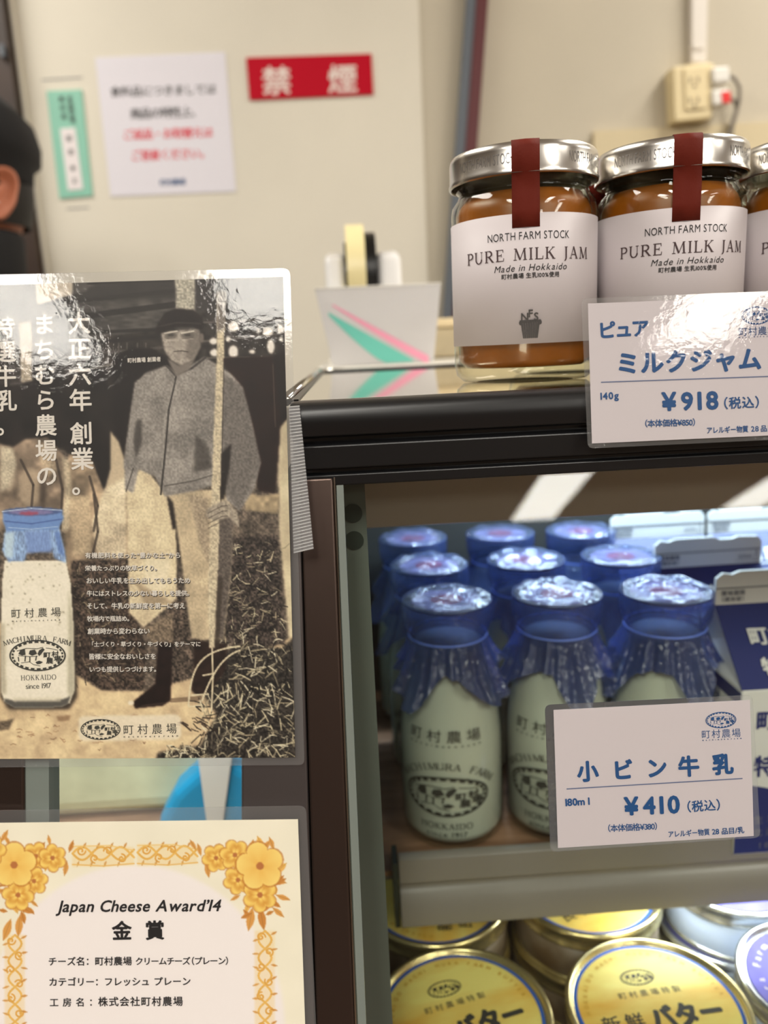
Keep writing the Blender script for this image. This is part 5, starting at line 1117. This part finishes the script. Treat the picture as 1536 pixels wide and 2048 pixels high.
ct = make_tin(.0425, 'cheese'); first = True
for x, y, z, rz, lb in ((.2385, .349, ZDECK + TH, 35, 'purple lidded silver tin at the lower right corner, topmost of its stack'), (.2385, .349, ZDECK, 0, 'lower silver tin under the purple lid at the right corner'), (.2325, .4395, ZDECK + TH, 10, 'silver rimmed pale blue tin in the rear row, its purple lid under the rail'), (.2285, .4385, ZDECK, 0, 'lower pale blue tin in the rear right stack')):
    o = ct if first else copy_tree(ct); first = False
    o.location = (x, y, z); o.rotation_euler = (0, 0, math.radians(rz)); o['label'] = lb

# ================================================================== behind the counter: worktop, tray, holder, tape dispenser
wt = thing('work_counter', (.4, .85, 0), 'white work counter behind the showcase carrying the tape dispenser', 'counter')
bevel(G().box((-.035, .64, 1.17), (.98, 1.02, 1.195)).out('worktop', M['steeltray'], wt), .01)
G().box((-.02, .66, 0), (.97, 1.0, 1.17)).out('cabinet', M['cabinet'], wt)
tr = thing('metal_tray', (.03, .72, 1.195), 'shallow steel rimmed tray under the white holder behind the showcase', 'tray')
bevel(G().box((-.025, .655, 1.195), (.30, .98, 1.1995)).out('tray_base', M['steeltray'], tr), .002)
P = [(x, y, 1.1988) for x, y in round_rect([(-.025, .98), (.30, .98), (.30, .655), (-.025, .655)], .025, 8)]; G().tube(P + [P[0], P[1]], .0022, 10).out('tray_rim', M['steeltray'], tr, True)
hz = 1.2002
h = thing('pen_holder', (.031, .72, hz), 'white tapered holder with slanted teal and pink stripes before the tape dispenser', 'holder')
def frus(x0, x1, X0, X1, y0, y1, Y0, Y1, z0, z1): return [(x0, y0, z0), (x1, y0, z0), (x1, y1, z0), (x0, y1, z0), (X0, Y0, z1), (X1, Y0, z1), (X1, Y1, z1), (X0, Y1, z1)]
V = frus(-.0145, .0755, -.0265, .0835, .705, .735, .70, .742, hz, hz + .067) + frus(-.0135, .0745, -.0255, .0825, .7062, .7338, .7012, .7408, hz + .001, hz + .067)
mesh('holder_body', V, [(0, 3, 2, 1), (0, 1, 5, 4), (1, 2, 6, 5), (2, 3, 7, 6), (3, 0, 4, 7), (8, 9, 10, 11), (8, 12, 13, 9), (9, 13, 14, 10), (10, 14, 15, 11), (11, 15, 12, 8), (4, 5, 13, 12), (5, 6, 14, 13), (6, 7, 15, 14), (7, 4, 12, 15)], M['holder'], h)
def face(x, f): return (x, .705 - .005 * f - .0004, hz + .067 * f)
nP = 12
mesh('teal_stripe', [face(-.016 + .073 * i / nP, .70 - .66 * i / nP) for i in range(nP + 1)] + [face(-.016 + .073 * i / nP, max(.015, .66 - .66 * i / nP - .22 * math.sin(PI * min(1, i / nP * .75)))) for i in range(nP, -1, -1)], [list(range(2 * nP + 2))], M['teal'], h)
mesh('pink_stripe', [face(-.012 + .083 * i / nP, .80 - .72 * i / nP) for i in range(nP + 1)] + [face(-.012 + .083 * i / nP, .775 - .70 * i / nP - .11 * math.sin(PI * min(1, .5 * i / nP))) for i in range(nP, -1, -1)], [list(range(2 * nP + 2))], M['pink'], h)
G().tube([(-.0265, .70, hz + .067), (.0835, .70, hz + .067), (.0835, .742, hz + .067), (-.0265, .742, hz + .067), (-.0265, .70, hz + .067)], .0007, 8).out('rim', M['plugw'], h, True)
td = thing('tape_dispenser', (.02, .82, hz), 'white desk tape dispenser behind the striped holder', 'dispenser')
def cheek(x0, x1): 
    pr = [(.785, 0), (.785, .07), (.795, .103), (.82, .109), (.845, .103), (.868, .07), (.905, .035), (.905, 0)]
    return G().extrude([(x0, y, hz + z) for y, z in pr], (x1 - x0, 0, 0))
bevel(cheek(-.019, .0005).out('side_cheek', M['tdw'], td), .006, 4); bevel(cheek(.033, .056).out('side_cheek', M['tdw'], td), .006, 4)
bevel(G().box((-.019, .783, hz), (.056, .906, hz + .022)).out('base', M['tdw'], td), .004)
rc = np.array([0, .828, hz + .083])
def ring(x0, x1, r0, r1, name, m, parent, seg=48):
    V = []; pr = [(r0, x0), (r1, x0), (r1, x1), (r0, x1)]
    for r_, x in pr:
        for k_ in range(seg): a = 2 * PI * k_ / seg; V.append((x, rc[1] + r_ * math.cos(a), rc[2] + r_ * math.sin(a)))
    Fc = [(i * seg + k_, ((i + 1) % 4) * seg + k_, ((i + 1) % 4) * seg + (k_ + 1) % seg, i * seg + (k_ + 1) % seg) for i in range(4) for k_ in range(seg)]
    return autosmooth(mesh(name, V, Fc, m, parent), 40)
ring(.0005, .0325, .006, .037, 'hub', M['blackp'], td)
rl = thing('tape_roll', tuple(rc + (.011, 0, 0)), 'yellowish clear tape roll held in the white dispenser', 'tape roll')
ring(.0028, .0208, .0375, .0535, 'tape_winding', M['tape'], rl); ring(.0215, .0320, .0375, .0455, 'core', M['blackp'], rl)
# light wooden box at the back, partly behind the first jar
bx = thing('wooden_box', (.13, .93, hz), 'pale wooden box on the worktop behind the leftmost jam jar', 'box')
bevel(G().box((.078, .87, hz), (.29, .99, hz + .032)).out('box_body', mat('pale_wood', (206, 190, 156), .5, noise=.1, nscale=30), bx), .003); bevel(G().box((.075, .867, hz + .0325), (.293, .993, hz + .042)).out('box_lid', mat('pale_wood_lid', (226, 206, 166), .5), bx), .002)
